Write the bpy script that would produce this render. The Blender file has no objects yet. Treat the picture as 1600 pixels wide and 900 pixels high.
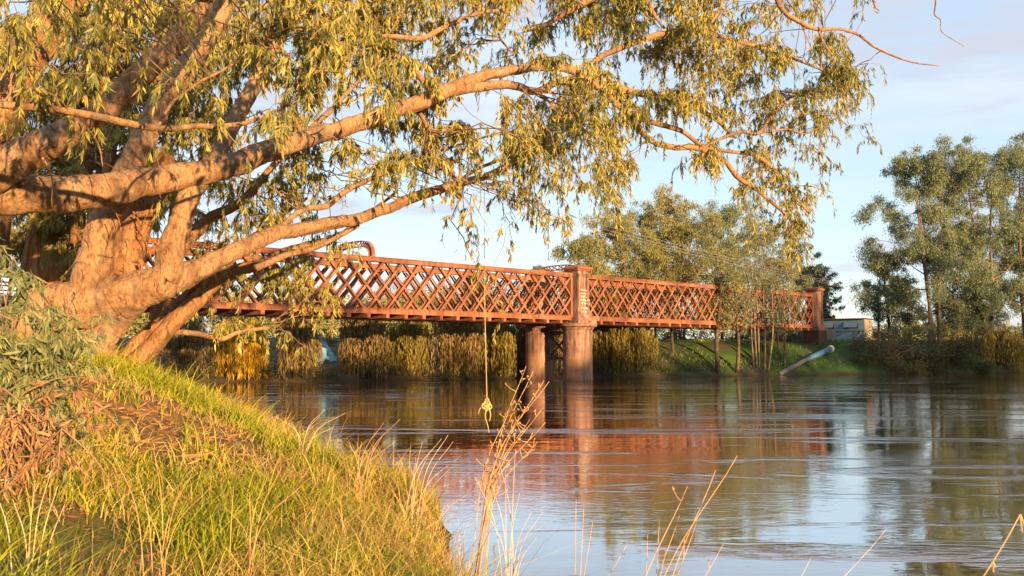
import bpy, math, random
import numpy as np
from mathutils import Vector, noise as mnoise
R = math.radians
rng = np.random.default_rng(7)
random.seed(7)
scene = bpy.context.scene
col = scene.collection

# ------------------------------------------------------------------ camera
CAM = np.array([0.0, 0.0, 2.7]); F = 1400.0; PITCH = R(4.0)
cam_d = bpy.data.cameras.new('camera'); cam = bpy.data.objects.new('camera', cam_d); col.objects.link(cam)
cam.location = CAM; cam.rotation_euler = (R(90) + PITCH, 0, 0)
cam_d.sensor_width = 36; cam_d.lens = 36 * F / 1600; cam_d.clip_end = 6000; cam_d.clip_start = 0.05
cam_d.dof.use_dof = True; cam_d.dof.focus_distance = 55; cam_d.dof.aperture_fstop = 8
scene.camera = cam
_f = np.array([0, math.cos(PITCH), math.sin(PITCH)]); _u = np.array([0, -math.sin(PITCH), math.cos(PITCH)])
def at(px, py, Y):
    """point of the world at depth Y seen in the photograph's direction (px, py)"""
    d = _f * F + np.array([1.0, 0, 0]) * (px - 800) + _u * (450 - py)
    return CAM + d * (Y / d[1])

# ------------------------------------------------------------------ objects
WL = {}
def reg(o, loc=(0, 0, 0)):
    WL[o.name] = np.array(loc, float)
def tag(o, label=None, cat=None, group=None, kind=None):
    if label: o['label'] = label
    if cat: o['category'] = cat
    if group: o['group'] = group
    if kind: o['kind'] = kind
    return o
def empty(name, loc, label=None, cat=None, group=None):
    o = bpy.data.objects.new(name, None); col.objects.link(o)
    o.location = [float(v) for v in loc]; o.empty_display_size = .3
    reg(o, loc); return tag(o, label, cat, group)

class MB:
    """collects faces and links them as ONE mesh object"""
    def __init__(s): s.v = []; s.f = []; s.n = 0
    def add(s, V, faces):
        V = np.asarray(V, float).reshape(-1, 3)
        for f in (faces if isinstance(faces, list) else [faces]):
            f = np.asarray(f, np.int64)
            if f.size: s.f.append(f + s.n)
        s.v.append(V); s.n += len(V)
    def box(s, c, size, rz=0, M=None):
        x, y, z = np.array(size) / 2.0
        V = np.array([[-x,-y,-z],[x,-y,-z],[x,y,-z],[-x,y,-z],[-x,-y,z],[x,-y,z],[x,y,z],[-x,y,z]])
        if M is not None: V = V @ np.asarray(M).T
        if rz:
            cs, sn = math.cos(rz), math.sin(rz)
            V = V @ np.array([[cs, sn, 0], [-sn, cs, 0], [0, 0, 1]])
        s.add(V + np.array(c), np.array([[0,3,2,1],[4,5,6,7],[0,1,5,4],[1,2,6,5],[2,3,7,6],[3,0,4,7]]))
    def beam(s, p, q, w, h, side):
        """box from p to q; w along side, h along the third axis"""
        p = np.array(p, float); q = np.array(q, float); d = q - p; L = np.linalg.norm(d); d = d / L
        a = np.array(side, float); a = a - d * a.dot(d); a /= np.linalg.norm(a); b = np.cross(d, a)
        M = np.stack([d, a, b], axis=1)
        s.box((p + q) / 2, (L, w, h), M=M)
    def lathe(s, prof, c, seg=32, cap=True):
        n = len(prof); t = np.linspace(0, 2 * np.pi, seg, endpoint=False)
        V = np.array([[r * math.cos(a), r * math.sin(a), z] for r, z in prof for a in t]) + np.array(c)
        q = [[i * seg + j, i * seg + (j + 1) % seg, (i + 1) * seg + (j + 1) % seg, (i + 1) * seg + j] for i in range(n - 1) for j in range(seg)]
        s.add(V, np.array(q))
        if cap:
            s.add(np.vstack([V[-seg:], V[-seg:].mean(0)]), np.array([[j, (j + 1) % seg, seg] for j in range(seg)]))
    def tube(s, P, rad, sides=6, smooth=0, rough=0.0, closed=True, seed=0):
        P = np.asarray(P, float); rad = np.asarray(rad, float)
        if rad.ndim == 0: rad = np.full(len(P), float(rad))
        if smooth: P, rad = spline(P, rad, smooth)
        n = len(P); T = np.gradient(P, axis=0); T /= (np.linalg.norm(T, axis=1)[:, None] + 1e-9)
        ref = np.array([0, 0, 1.0]) if abs(T[0][2]) < .9 else np.array([1.0, 0, 0])
        N = np.cross(T[0], ref); N /= np.linalg.norm(N)
        t = np.linspace(0, 2 * np.pi, sides, endpoint=False); ct, st = np.cos(t), np.sin(t)
        V = np.zeros((n, sides, 3)); r_ = np.random.default_rng(seed + 11)
        ph = r_.random(6) * 6.28; L = np.concatenate([[0], np.cumsum(np.linalg.norm(np.diff(P, axis=0), axis=1))])
        for i in range(n):
            N = N - T[i] * N.dot(T[i]); N /= (np.linalg.norm(N) + 1e-9); B = np.cross(T[i], N)
            rr = np.full(sides, rad[i])
            if rough:
                l = L[i]
                k = (np.sin(2 * t + ph[0] + .9 * l) * .5 + np.sin(3 * t + ph[1] - 1.7 * l) * .4 + np.sin(5 * t + ph[2] + 2.3 * l) * .22
                     + np.sin(1.3 * l + ph[3]) * .4 + np.sin(7 * t + 3.9 * l + ph[4]) * .12)
                rr = rr * (1 + rough * k)
                if sides >= 18:                                         # furrows, burls and flaking plates
                    for q_ in range(sides):
                        pv = P[i] + rr[q_] * (ct[q_] * N + st[q_] * B)
                        rr[q_] += rad[i] * .10 * mnoise.noise(Vector(pv * 1.7)) + .016 * mnoise.noise(Vector((pv[0] * 7, pv[1] * 7, pv[2] * 3))) + .02 * max(0, mnoise.noise(Vector((ct[q_] * 3.2 + seed, st[q_] * 3.2, l * .55))))
            V[i] = P[i] + rr[:, None] * (ct[:, None] * N + st[:, None] * B)
        q = (np.arange(n - 1)[:, None] * sides + np.arange(sides)[None, :]).ravel()
        j2 = (np.arange(n - 1)[:, None] * sides + (np.arange(sides)[None, :] + 1) % sides).ravel()
        fs = [np.stack([q, j2, j2 + sides, q + sides], 1)]
        V = V.reshape(-1, 3)
        if closed:
            V = np.vstack([V, P[0] - T[0] * rad[0] * .2, P[-1] + T[-1] * rad[-1] * .6]); a = n * sides
            k = np.arange(sides); k2 = (k + 1) % sides
            fs += [np.stack([k2, k, np.full(sides, a)], 1), np.stack([k + (n - 1) * sides, k2 + (n - 1) * sides, np.full(sides, a + 1)], 1)]
        s.add(V, fs)
    def build(s, name, mat, parent=None, smooth=False, auto=None):
        V = np.concatenate(s.v) if s.v else np.zeros((0, 3))
        if parent is not None: V = V - WL[parent.name]
        me = bpy.data.meshes.new(name); me.vertices.add(len(V)); me.vertices.foreach_set('co', V.astype(np.float32).ravel())
        loops = np.concatenate([f.ravel() for f in s.f]); tot = np.concatenate([np.full(len(f), f.shape[1]) for f in s.f])
        me.loops.add(len(loops)); me.loops.foreach_set('vertex_index', loops.astype(np.int32))
        me.polygons.add(len(tot)); me.polygons.foreach_set('loop_start', np.concatenate([[0], np.cumsum(tot)[:-1]]).astype(np.int32))
        me.polygons.foreach_set('use_smooth', np.full(len(tot), bool(smooth)))
        me.update(calc_edges=True); me.validate()
        o = bpy.data.objects.new(name, me); col.objects.link(o); me.materials.append(mat)
        if parent is not None:
            o.parent = parent; reg(o, WL[parent.name])
        else: reg(o)
        return o

def spline(P, rad, k):
    P = np.asarray(P, float); n = len(P); out = []; ro = []
    E = np.vstack([2 * P[0] - P[1], P, 2 * P[-1] - P[-2]])
    for i in range(n - 1):
        p0, p1, p2, p3 = E[i], E[i + 1], E[i + 2], E[i + 3]
        for j in range(k):
            t = j / k
            out.append(.5 * ((2 * p1) + (-p0 + p2) * t + (2 * p0 - 5 * p1 + 4 * p2 - p3) * t * t + (-p0 + 3 * p1 - 3 * p2 + p3) * t ** 3))
            ro.append(rad[i] * (1 - t) + rad[i + 1] * t)
    out.append(P[-1]); ro.append(rad[-1])
    return np.array(out), np.array(ro)

def unit(a): return a / (np.linalg.norm(a, axis=-1, keepdims=True) + 1e-9)
def kites(mb, P, D, L, W, r, spread=None):
    """flat lance shaped leaves of four corners"""
    n = len(P); L = np.broadcast_to(np.asarray(L, float), (n,)); W = np.broadcast_to(np.asarray(W, float), (n,))
    D = unit(D); S = unit(np.cross(D, unit(r.normal(size=(n, 3))))); B = unit(np.cross(D, S))
    bend = B * (r.normal(size=n) * .1 * L)[:, None] + S * (r.normal(size=n) * .1 * L)[:, None]
    a = P; t = P + D * L[:, None] + bend; m = P + D * (L * .42)[:, None] - bend * .3
    V = np.stack([a, m + S * (W / 2)[:, None], t, m - S * (W / 2)[:, None]], 1).reshape(-1, 3)
    mb.add(V, np.arange(n)[:, None] * 4 + np.array([[0, 1, 2, 3]]))
def lances(mb, P, D, L, W, r, bend=.16):
    """sickle leaves of six corners"""
    n = len(P); L = np.broadcast_to(np.asarray(L, float), (n,)); W = np.broadcast_to(np.asarray(W, float), (n,))
    D = unit(D); S = unit(np.cross(D, unit(r.normal(size=(n, 3))))); B = np.cross(D, S)
    bs = (r.normal(size=n) * bend * L)[:, None]; bb = (r.normal(size=n) * bend * L)[:, None]
    def pt(t, w): return P + D * (L * t)[:, None] + S * (W * w)[:, None] + S * bs * t * t + B * bb * t * t
    V = np.stack([pt(0, 0), pt(.3, .46), pt(.3, -.46), pt(.66, .4), pt(.66, -.4), pt(1, 0)], 1).reshape(-1, 3)
    k = np.arange(n)[:, None] * 6
    mb.add(V, [k + np.array([[0, 1, 2]]), k + np.array([[1, 3, 4, 2]]), k + np.array([[3, 5, 4]])])
def blades(mb, P, H, W, lean, r):
    """grass blades: two quads and a tip, bending over"""
    n = len(P); az = r.random(n) * 6.283; S = np.stack([np.cos(az), np.sin(az), np.zeros(n)], 1)
    la = r.random(n) * 6.283; Lv = np.stack([np.cos(la), np.sin(la), np.zeros(n)], 1) * (lean * H)[:, None]
    Z = np.array([0, 0, 1.0])
    def pt(t, w): return P + Z * (H * (t - .25 * t * t * np.minimum(lean, 1.3)))[:, None] + Lv * (t ** 1.8) + S * (W * w)[:, None]
    V = np.stack([pt(0, .5), pt(0, -.5), pt(.4, .42), pt(.4, -.42), pt(.75, .28), pt(.75, -.28), pt(1, 0)], 1).reshape(-1, 3)
    k = np.arange(n)[:, None] * 7
    mb.add(V, [k + np.array([[0, 1, 3, 2]]), k + np.array([[2, 3, 5, 4]]), k + np.array([[4, 5, 6]])])

# ------------------------------------------------------------------ materials
def new_mat(name):
    m = bpy.data.materials.new(name); m.use_nodes = True
    nt = m.node_tree; nt.nodes.clear()
    return m, nt, nt.nodes.new
def ramp(nt, fac, stops, interp='LINEAR'):
    n = nt.nodes.new('ShaderNodeValToRGB'); n.color_ramp.interpolation = interp
    e = n.color_ramp.elements
    while len(e) < len(stops): e.new(.5)
    for el, (p, c) in zip(e, stops): el.position = p; el.color = (*c, 1)
    nt.links.new(fac, n.inputs[0]); return n.outputs[0]
def noise(nt, vec, scale, detail=4, rough=.55, dist=0):
    n = nt.nodes.new('ShaderNodeTexNoise'); n.inputs['Scale'].default_value = scale; n.inputs['Detail'].default_value = detail
    n.inputs['Roughness'].default_value = rough; n.inputs['Distortion'].default_value = dist
    if vec is not None: nt.links.new(vec, n.inputs['Vector'])
    return n.outputs['Fac']
def mapping(nt, scale=(1, 1, 1), rot=(0, 0, 0), coord='Object'):
    t = nt.nodes.new('ShaderNodeTexCoord'); m = nt.nodes.new('ShaderNodeMapping')
    m.inputs['Scale'].default_value = scale; m.inputs['Rotation'].default_value = rot
    nt.links.new(t.outputs[coord], m.inputs[0]); return m.outputs[0]
def mixc(nt, fac, a, b, mode='MIX'):
    n = nt.nodes.new('ShaderNodeMix'); n.data_type = 'RGBA'; n.blend_type = mode
    for s, v in ((0, fac), (6, a), (7, b)):
        if hasattr(v, 'node'): nt.links.new(v, n.inputs[s])
        elif s == 0: n.inputs[0].default_value = v
        else: n.inputs[s].default_value = (*v, 1)
    return n.outputs[2]
def surf(name, colf, rough=.8, bump=None, spec=.3):
    """colf(nt) -> colour socket; bump(nt) -> (height socket, strength, distance)"""
    m, nt, N = new_mat(name); b = N('ShaderNodeBsdfPrincipled'); o = N('ShaderNodeOutputMaterial')
    c = colf(nt)
    if hasattr(c, 'node'): nt.links.new(c, b.inputs['Base Color'])
    else: b.inputs['Base Color'].default_value = (*c, 1)
    b.inputs['Roughness'].default_value = rough; b.inputs['Specular IOR Level'].default_value = spec
    if bump:
        h, st, di = bump(nt); bn = N('ShaderNodeBump'); bn.inputs['Strength'].default_value = st; bn.inputs['Distance'].default_value = di
        nt.links.new(h, bn.inputs['Height']); nt.links.new(bn.outputs[0], b.inputs['Normal'])
    nt.links.new(b.outputs[0], o.inputs[0]); return m
def leaf_mat(name, stops, trans=.35, rough=.5, big=.25):
    """leaves: each leaf its own tint, plus slow drifts of tint through the crown"""
    m, nt, N = new_mat(name); o = N('ShaderNodeOutputMaterial'); b = N('ShaderNodeBsdfPrincipled'); tr = N('ShaderNodeBsdfTranslucent'); mx = N('ShaderNodeMixShader')
    g = N('ShaderNodeNewGeometry'); nz = noise(nt, mapping(nt), big, 2)
    ma = N('ShaderNodeMath'); ma.operation = 'MULTIPLY_ADD'; ma.inputs[1].default_value = .62; nt.links.new(g.outputs['Random Per Island'], ma.inputs[0])
    mb_ = N('ShaderNodeMath'); mb_.operation = 'MULTIPLY_ADD'; mb_.inputs[1].default_value = .9; mb_.inputs[2].default_value = -.26
    nt.links.new(nz, mb_.inputs[0]); nt.links.new(mb_.outputs[0], ma.inputs[2])
    c = ramp(nt, ma.outputs[0], stops)
    nt.links.new(c, b.inputs['Base Color']); nt.links.new(c, tr.inputs['Color'])
    b.inputs['Roughness'].default_value = rough; b.inputs['Specular IOR Level'].default_value = .3
    mx.inputs[0].default_value = trans
    nt.links.new(b.outputs[0], mx.inputs[1]); nt.links.new(tr.outputs[0], mx.inputs[2]); nt.links.new(mx.outputs[0], o.inputs[0])
    return m

M = {}
def bark_col(stops, sc=(2.2, 2.2, 1.0), stain=(.07, .035, .018)):
    def f(nt):
        v = mapping(nt, sc); a = noise(nt, v, 1.3, 7, .68, .8)
        c = ramp(nt, a, stops)
        k = ramp(nt, noise(nt, mapping(nt, (9, 9, 3.5)), 1.6, 6, .72), [(.40, (0, 0, 0)), (.47, (1, 1, 1))])
        c = mixc(nt, k, mixc(nt, .6, c, stain), c)
        q = ramp(nt, noise(nt, mapping(nt, (1.1, 1.1, .7)), 1.2, 5, .65, .5), [(.52, (0, 0, 0)), (.58, (1, 1, 1))])     # old grey bark not yet shed
        c = mixc(nt, q, c, mixc(nt, .65, c, (.19, .125, .08)))
        fl = ramp(nt, noise(nt, mapping(nt, (22, 22, 9)), 1.5, 4, .7), [(.38, (.55, .55, .55)), (.6, (1, 1, 1))])
        return mixc(nt, .8, c, fl, 'MULTIPLY')
    return f
M['bark'] = surf('smooth gum bark', bark_col([(.3, (.19, .09, .042)), (.42, (.36, .19, .09)), (.52, (.47, .27, .13)), (.62, (.43, .26, .14)), (.72, (.58, .4, .23))]), .75,
                 lambda nt: (noise(nt, mapping(nt, (5, 5, 2.5)), 2.0, 9, .75), .9, .09))
M['old_bark'] = surf('rough orange bark', bark_col([(.3, (.12, .05, .02)), (.45, (.4, .18, .07)), (.6, (.5, .27, .12)), (.72, (.62, .42, .25))], (5, 5, 1.2)), .85,
                     lambda nt: (noise(nt, mapping(nt, (12, 12, 2)), 1.5, 7, .75), .9, .1))
M['heart'] = surf('torn wood', lambda nt: ramp(nt, noise(nt, mapping(nt, (9, 9, 1)), 1.2, 5, .7), [(.3, (.1, .04, .015)), (.5, (.45, .19, .06)), (.7, (.65, .4, .2))]), .85,
                  lambda nt: (noise(nt, mapping(nt, (16, 16, 1.5)), 1.5, 5, .7), .9, .08))
M['far_bark'] = surf('grey brown bark', bark_col([(.3, (.07, .05, .035)), (.5, (.16, .12, .085)), (.7, (.32, .26, .2))]), .85)
M['dark_bark'] = surf('dark bark', bark_col([(.3, (.04, .03, .022)), (.55, (.09, .065, .045)), (.75, (.16, .12, .085))]), .9)
M['twig'] = surf('brown twig', lambda nt: ramp(nt, noise(nt, mapping(nt), 1.5, 3), [(.35, (.13, .08, .045)), (.65, (.3, .19, .11))]), .8)
M['gum_leaf'] = leaf_mat('gum leaves', [(.0, (.085, .12, .045)), (.3, (.17, .19, .055)), (.6, (.38, .315, .07)), (.85, (.58, .44, .1)), (1, (.54, .33, .08))], .28, .42, .5)
M['sap_leaf'] = leaf_mat('young gum leaves', [(.0, (.09, .12, .05)), (.5, (.19, .21, .085)), (1, (.32, .3, .12))], .25, .5, .8)
M['dry_leaf'] = leaf_mat('dead leaves', [(.0, (.14, .06, .025)), (.5, (.33, .16, .065)), (1, (.5, .3, .14))], .25, .6, 1)
M['far_gum_a'] = leaf_mat('distant gum leaves green', [(.0, (.085, .12, .07)), (.4, (.16, .2, .11)), (.75, (.24, .265, .13)), (1, (.33, .3, .13))], .25, .5, .12)
M['far_gum_b'] = leaf_mat('distant gum leaves olive', [(.0, (.1, .12, .045)), (.4, (.21, .215, .075)), (.75, (.33, .28, .085)), (1, (.42, .31, .09))], .25, .5, .12)
M['far_gum_c'] = leaf_mat('distant gum leaves blue green', [(.0, (.08, .11, .065)), (.5, (.17, .2, .11)), (1, (.28, .28, .14))], .25, .5, .12)
M['willow_y'] = leaf_mat('yellow willow leaves', [(.0, (.26, .15, .012)), (.5, (.52, .32, .02)), (1, (.68, .44, .05))], .35, .5, .3)
M['willow_b'] = leaf_mat('bare brown willow withies', [(.0, (.09, .06, .028)), (.5, (.21, .14, .05)), (1, (.36, .25, .07))], .25, .6, .25)
M['willow_g'] = leaf_mat('fading willow leaves', [(.0, (.09, .078, .022)), (.5, (.22, .175, .035)), (1, (.38, .28, .05))], .3, .6, .25)
M['shrub'] = leaf_mat('scrub leaves', [(.0, (.025, .03, .012)), (.5, (.06, .065, .022)), (1, (.13, .11, .04))], .2, .6, .3)
M['shrub_b'] = leaf_mat('brown scrub leaves', [(.0, (.05, .04, .016)), (.5, (.12, .09, .035)), (1, (.2, .15, .06))], .2, .6, .3)
M['grass'] = leaf_mat('green grass', [(.0, (.08, .13, .008)), (.4, (.23, .265, .014)), (.75, (.44, .39, .03)), (1, (.58, .46, .05))], .3, .45, .9)
M['far_grass'] = leaf_mat('bank grass', [(.0, (.07, .12, .025)), (.5, (.17, .26, .045)), (1, (.3, .3, .1))], .3, .6, .3)
M['straw'] = leaf_mat('dry grass', [(.0, (.22, .12, .03)), (.5, (.52, .34, .09)), (1, (.7, .52, .2))], .3, .5, .9)
M['stalk'] = surf('dry stalk', lambda nt: ramp(nt, noise(nt, mapping(nt), 6, 3), [(.35, (.4, .2, .08)), (.65, (.6, .38, .18))]), .7)
M['pale_stalk'] = surf('bleached stalk', lambda nt: ramp(nt, noise(nt, mapping(nt), 6, 3), [(.35, (.45, .33, .2)), (.65, (.62, .5, .34))]), .7)
def rust(c1, c2, c3, sc=.8):
    def f(nt):
        a = ramp(nt, noise(nt, mapping(nt), sc, 7, .65), [(.3, c1), (.5, c2), (.68, c3)])
        k = ramp(nt, noise(nt, mapping(nt, (3, 3, .5)), 1.0, 5, .7), [(.5, (1, 1, 1)), (.64, (.0, .0, .0))])
        return mixc(nt, k, (.13, .055, .03), a)
    return f
M['rust'] = surf('oxide red iron', rust((.1, .042, .026), (.25, .088, .042), (.34, .155, .09), .55), .7, lambda nt: (noise(nt, mapping(nt), 9, 4), .25, .02))
def pier_col(nt):
    a = rust((.2, .1, .07), (.3, .17, .125), (.39, .26, .2), .5)(nt)
    k = ramp(nt, noise(nt, mapping(nt, (2.2, 2.2, .16)), 1.3, 6, .7), [(.4, (.3, .25, .22)), (.58, (1, 1, 1))])
    a = mixc(nt, .75, a, k, 'MULTIPLY')
    sx = nt.nodes.new('ShaderNodeSeparateXYZ'); tc = nt.nodes.new('ShaderNodeTexCoord'); nt.links.new(tc.outputs['Object'], sx.inputs[0])
    mr = nt.nodes.new('ShaderNodeMapRange'); mr.inputs[1].default_value = 2.6; mr.inputs[2].default_value = 1.9; nt.links.new(sx.outputs['Z'], mr.inputs[0])
    return mixc(nt, mr.outputs[0], a, mixc(nt, .4, a, (.36, .19, .1)))          # flood mud on the lower drums
M['iron'] = surf('rust stained cast iron', pier_col, .75, lambda nt: (noise(nt, mapping(nt), 5, 5), .35, .03))
M['dark_iron'] = surf('dark iron', rust((.05, .03, .025), (.09, .05, .035), (.13, .07, .05)), .8)
M['timber'] = surf('grey timber', lambda nt: ramp(nt, noise(nt, mapping(nt), 3, 5), [(.3, (.07, .055, .045)), (.7, (.2, .16, .12))]), .9)
M['white'] = surf('white paint', lambda nt: ramp(nt, noise(nt, mapping(nt), 12, 3), [(.3, (.55, .5, .42)), (.6, (.78, .74, .66))]), .6)
M['concrete'] = surf('concrete', lambda nt: ramp(nt, noise(nt, mapping(nt), .9, 6), [(.3, (.12, .105, .095)), (.7, (.25, .225, .2))]), .9)
def shed_col(nt):
    w = nt.nodes.new('ShaderNodeTexWave'); w.inputs['Scale'].default_value = 2.2; w.bands_direction = 'X'; nt.links.new(mapping(nt), w.inputs[0])
    a = ramp(nt, noise(nt, mapping(nt), .9, 5), [(.3, (.13, .23, .3)), (.7, (.2, .31, .38))])
    return mixc(nt, .12, a, w.outputs[0], 'MULTIPLY')
M['shed'] = surf('pale blue grey cladding', shed_col, .6)
M['shed_side'] = surf('tan cladding', lambda nt: ramp(nt, noise(nt, mapping(nt), 1.2, 5), [(.3, (.3, .25, .19)), (.7, (.42, .36, .28))]), .7)
M['glass'] = surf('window pane', lambda nt: (.16, .25, .32), .35, spec=.4)
M['blue'] = surf('blue plastic pipe', lambda nt: ramp(nt, noise(nt, mapping(nt), 2.5, 4), [(.3, (.035, .1, .19)), (.7, (.07, .17, .29))]), .45)
M['tarp'] = surf('pale blue sheet', lambda nt: ramp(nt, noise(nt, mapping(nt), 1.5, 4), [(.3, (.1, .24, .3)), (.7, (.2, .36, .42))]), .6)
M['rope'] = surf('tan rope', lambda nt: ramp(nt, noise(nt, mapping(nt, (4, 4, 30)), 2, 3), [(.3, (.42, .24, .09)), (.7, (.62, .42, .18))]), .8)
M['wire'] = surf('power wire', lambda nt: (.26, .23, .19), .6)

# ------------------------------------------------------------------ terrain
NEAR = np.array([(400, -60), (150, -16), (60, -9), (25, -7), (10, -5), (3.2, -2), (1.2, 3), (.1, 7), (-.68, 10.4), (-1.1, 14), (-3.4, 17.6), (-4.9, 22), (-7.2, 27), (-13, 36), (-19, 46), (-23, 57), (-40, 65), (-100, 76), (-420, 112)], float)
FAR = np.array([(-420, 165), (-100, 96), (-50, 82), (-27, 77.5), (-16.5, 78.5), (-5.9, 84), (2, 88), (9, 91), (15, 91.5), (34, 102.5), (65, 112), (120, 118), (420, 150)], float)
def sdist(P, poly):
    """signed distance to a polyline, positive on its left"""
    best = np.full(len(P), 1e18); sg = np.zeros(len(P))
    for a, b in zip(poly[:-1], poly[1:]):
        d = b - a; t = np.clip(((P - a) @ d) / d.dot(d), 0, 1); c = a + t[:, None] * d; q = P - c
        dd = (q ** 2).sum(1); cr = d[0] * (P[:, 1] - a[1]) - d[1] * (P[:, 0] - a[0])
        m = dd < best - 1e-9; best[m] = dd[m]; sg[m] = np.sign(cr[m])
    return np.sqrt(best) * sg
def fbm(P, sc, seed=0):
    r = np.random.default_rng(seed); v = np.zeros(len(P)); amp = 1; s = sc
    for k in range(4):
        for j in range(3):
            a = r.random() * 6.28; ph = r.random() * 6.28
            v += amp * np.sin((P[:, 0] * math.cos(a) + P[:, 1] * math.sin(a)) * s + ph + 1.3 * np.sin((P[:, 0] * math.sin(a) - P[:, 1] * math.cos(a)) * s * .7 + ph * 2)) / 3
        amp *= .5; s *= 2.1
    return v
def ground(P):
    P = np.atleast_2d(np.asarray(P, float))[:, :2]
    dn = sdist(P, NEAR); df = sdist(P, FAR)
    Y = P[:, 1]; k = .26 + .26 * np.clip((Y - 6) / 10, 0, 1)
    d = np.maximum(dn + .25 * fbm(P, .9, 3), 0)
    s5 = 4.3
    zn = .26 * np.clip(d / .5, 0, 1) ** .8 + k * np.where(d < s5, d, s5 + .9 * (1 - np.exp(-(d - s5) / 1.2)))
    zn += .07 * fbm(P, 1.3, 5) * np.clip(d, 0, 1) + .03 * fbm(P, 5, 6) * np.clip(d, 0, 1)
    e = np.maximum(df + .5 * fbm(P, .4, 9), 0)
    kf = .25 + .37 * np.clip((P[:, 0] - 8) / 16, 0, 1); ef = 3.0 / kf
    zf = .25 * np.clip(e / .8, 0, 1) + kf * np.where(e < ef, e, ef + (.9 / kf) * (1 - np.exp(-(e - ef) / 3))) + .12 * fbm(P, .35, 8) * np.clip(e / 3, 0, 1)
    bed = -np.clip(np.minimum(-dn, -df) * .5, 0.05, 2.5)
    z = np.where(dn > 0, np.maximum(zn, -.2), np.where(df > 0, zf, bed))
    return z
def hit(px, py, y0=70, y1=160):
    """where the sight line of a picture point meets the ground"""
    for Y in np.arange(y0, y1, .15):
        p = at(px, py, Y)
        if p[2] < ground(p[None])[0]: break
    return p
def gz(x, y): return float(ground([[x, y]])[0])
def axis(lo, hi, fine0, fine1, step, grow=1.12):
    a = list(np.arange(fine0, fine1 + 1e-6, step)); s = step
    while a[-1] < hi: s *= grow; a.append(a[-1] + s)
    s = step
    while a[0] > lo: s *= grow; a.insert(0, a[0] - s)
    return np.array(a)
xs = axis(-3500, 3500, -14, 4, .22, 1.06); ys = axis(-2500, 4500, 1, 31, .25, 1.05)
GX, GY = np.meshgrid(xs, ys); PP = np.stack([GX.ravel(), GY.ravel()], 1)
Z = ground(PP); nx, ny = len(xs), len(ys)
i = np.arange((ny - 1) * nx).reshape(ny - 1, nx)[:, :-1].ravel()
g = MB(); g.add(np.column_stack([PP, Z]), np.stack([i, i + 1, i + nx + 1, i + nx], 1))
def ground_col(nt):
    v = mapping(nt); n1 = noise(nt, v, .5, 6, .65); n2 = noise(nt, v, 9, 5, .7); n3 = noise(nt, v, .16, 5, .6)
    soil = ramp(nt, n2, [(.3, (.1, .055, .028)), (.5, (.2, .115, .05)), (.7, (.33, .2, .09))])
    turf = ramp(nt, n2, [(.3, (.07, .075, .02)), (.6, (.14, .13, .035)), (.8, (.22, .17, .06))])
    k = ramp(nt, n1, [(.42, (0, 0, 0)), (.56, (1, 1, 1))])
    c = mixc(nt, k, soil, turf)
    sx = nt.nodes.new('ShaderNodeSeparateXYZ'); tc = nt.nodes.new('ShaderNodeTexCoord'); nt.links.new(tc.outputs['Object'], sx.inputs[0])
    mr = nt.nodes.new('ShaderNodeMapRange'); mr.inputs[1].default_value = 60; mr.inputs[2].default_value = 75; nt.links.new(sx.outputs['Y'], mr.inputs[0])
    far_soil = ramp(nt, noise(nt, v, .35, 5, .6), [(.35, (.075, .06, .05)), (.5, (.045, .08, .02)), (.65, (.07, .12, .025)), (.8, (.1, .1, .05))])
    mx = nt.nodes.new('ShaderNodeMapRange'); mx.inputs[1].default_value = 10; mx.inputs[2].default_value = 22; nt.links.new(sx.outputs['X'], mx.inputs[0])
    far_soil = mixc(nt, mx.outputs[0], ramp(nt, noise(nt, v, .5, 5, .6), [(.35, (.05, .04, .025)), (.6, (.1, .08, .045)), (.8, (.07, .08, .03))]), far_soil)
    c = mixc(nt, mr.outputs[0], c, far_soil)
    wet = nt.nodes.new('ShaderNodeMapRange'); wet.inputs[1].default_value = .05; wet.inputs[2].default_value = .4; nt.links.new(sx.outputs['Z'], wet.inputs[0])
    return mixc(nt, wet.outputs[0], (.075, .05, .03), c)
M['ground'] = surf('river bank soil and turf', ground_col, .95, lambda nt: (noise(nt, mapping(nt), 12, 6, .7), .6, .05), .1)
tag(g.build('ground', M['ground'], smooth=True), 'sloping river banks of soil, litter and turf', kind='structure')

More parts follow.
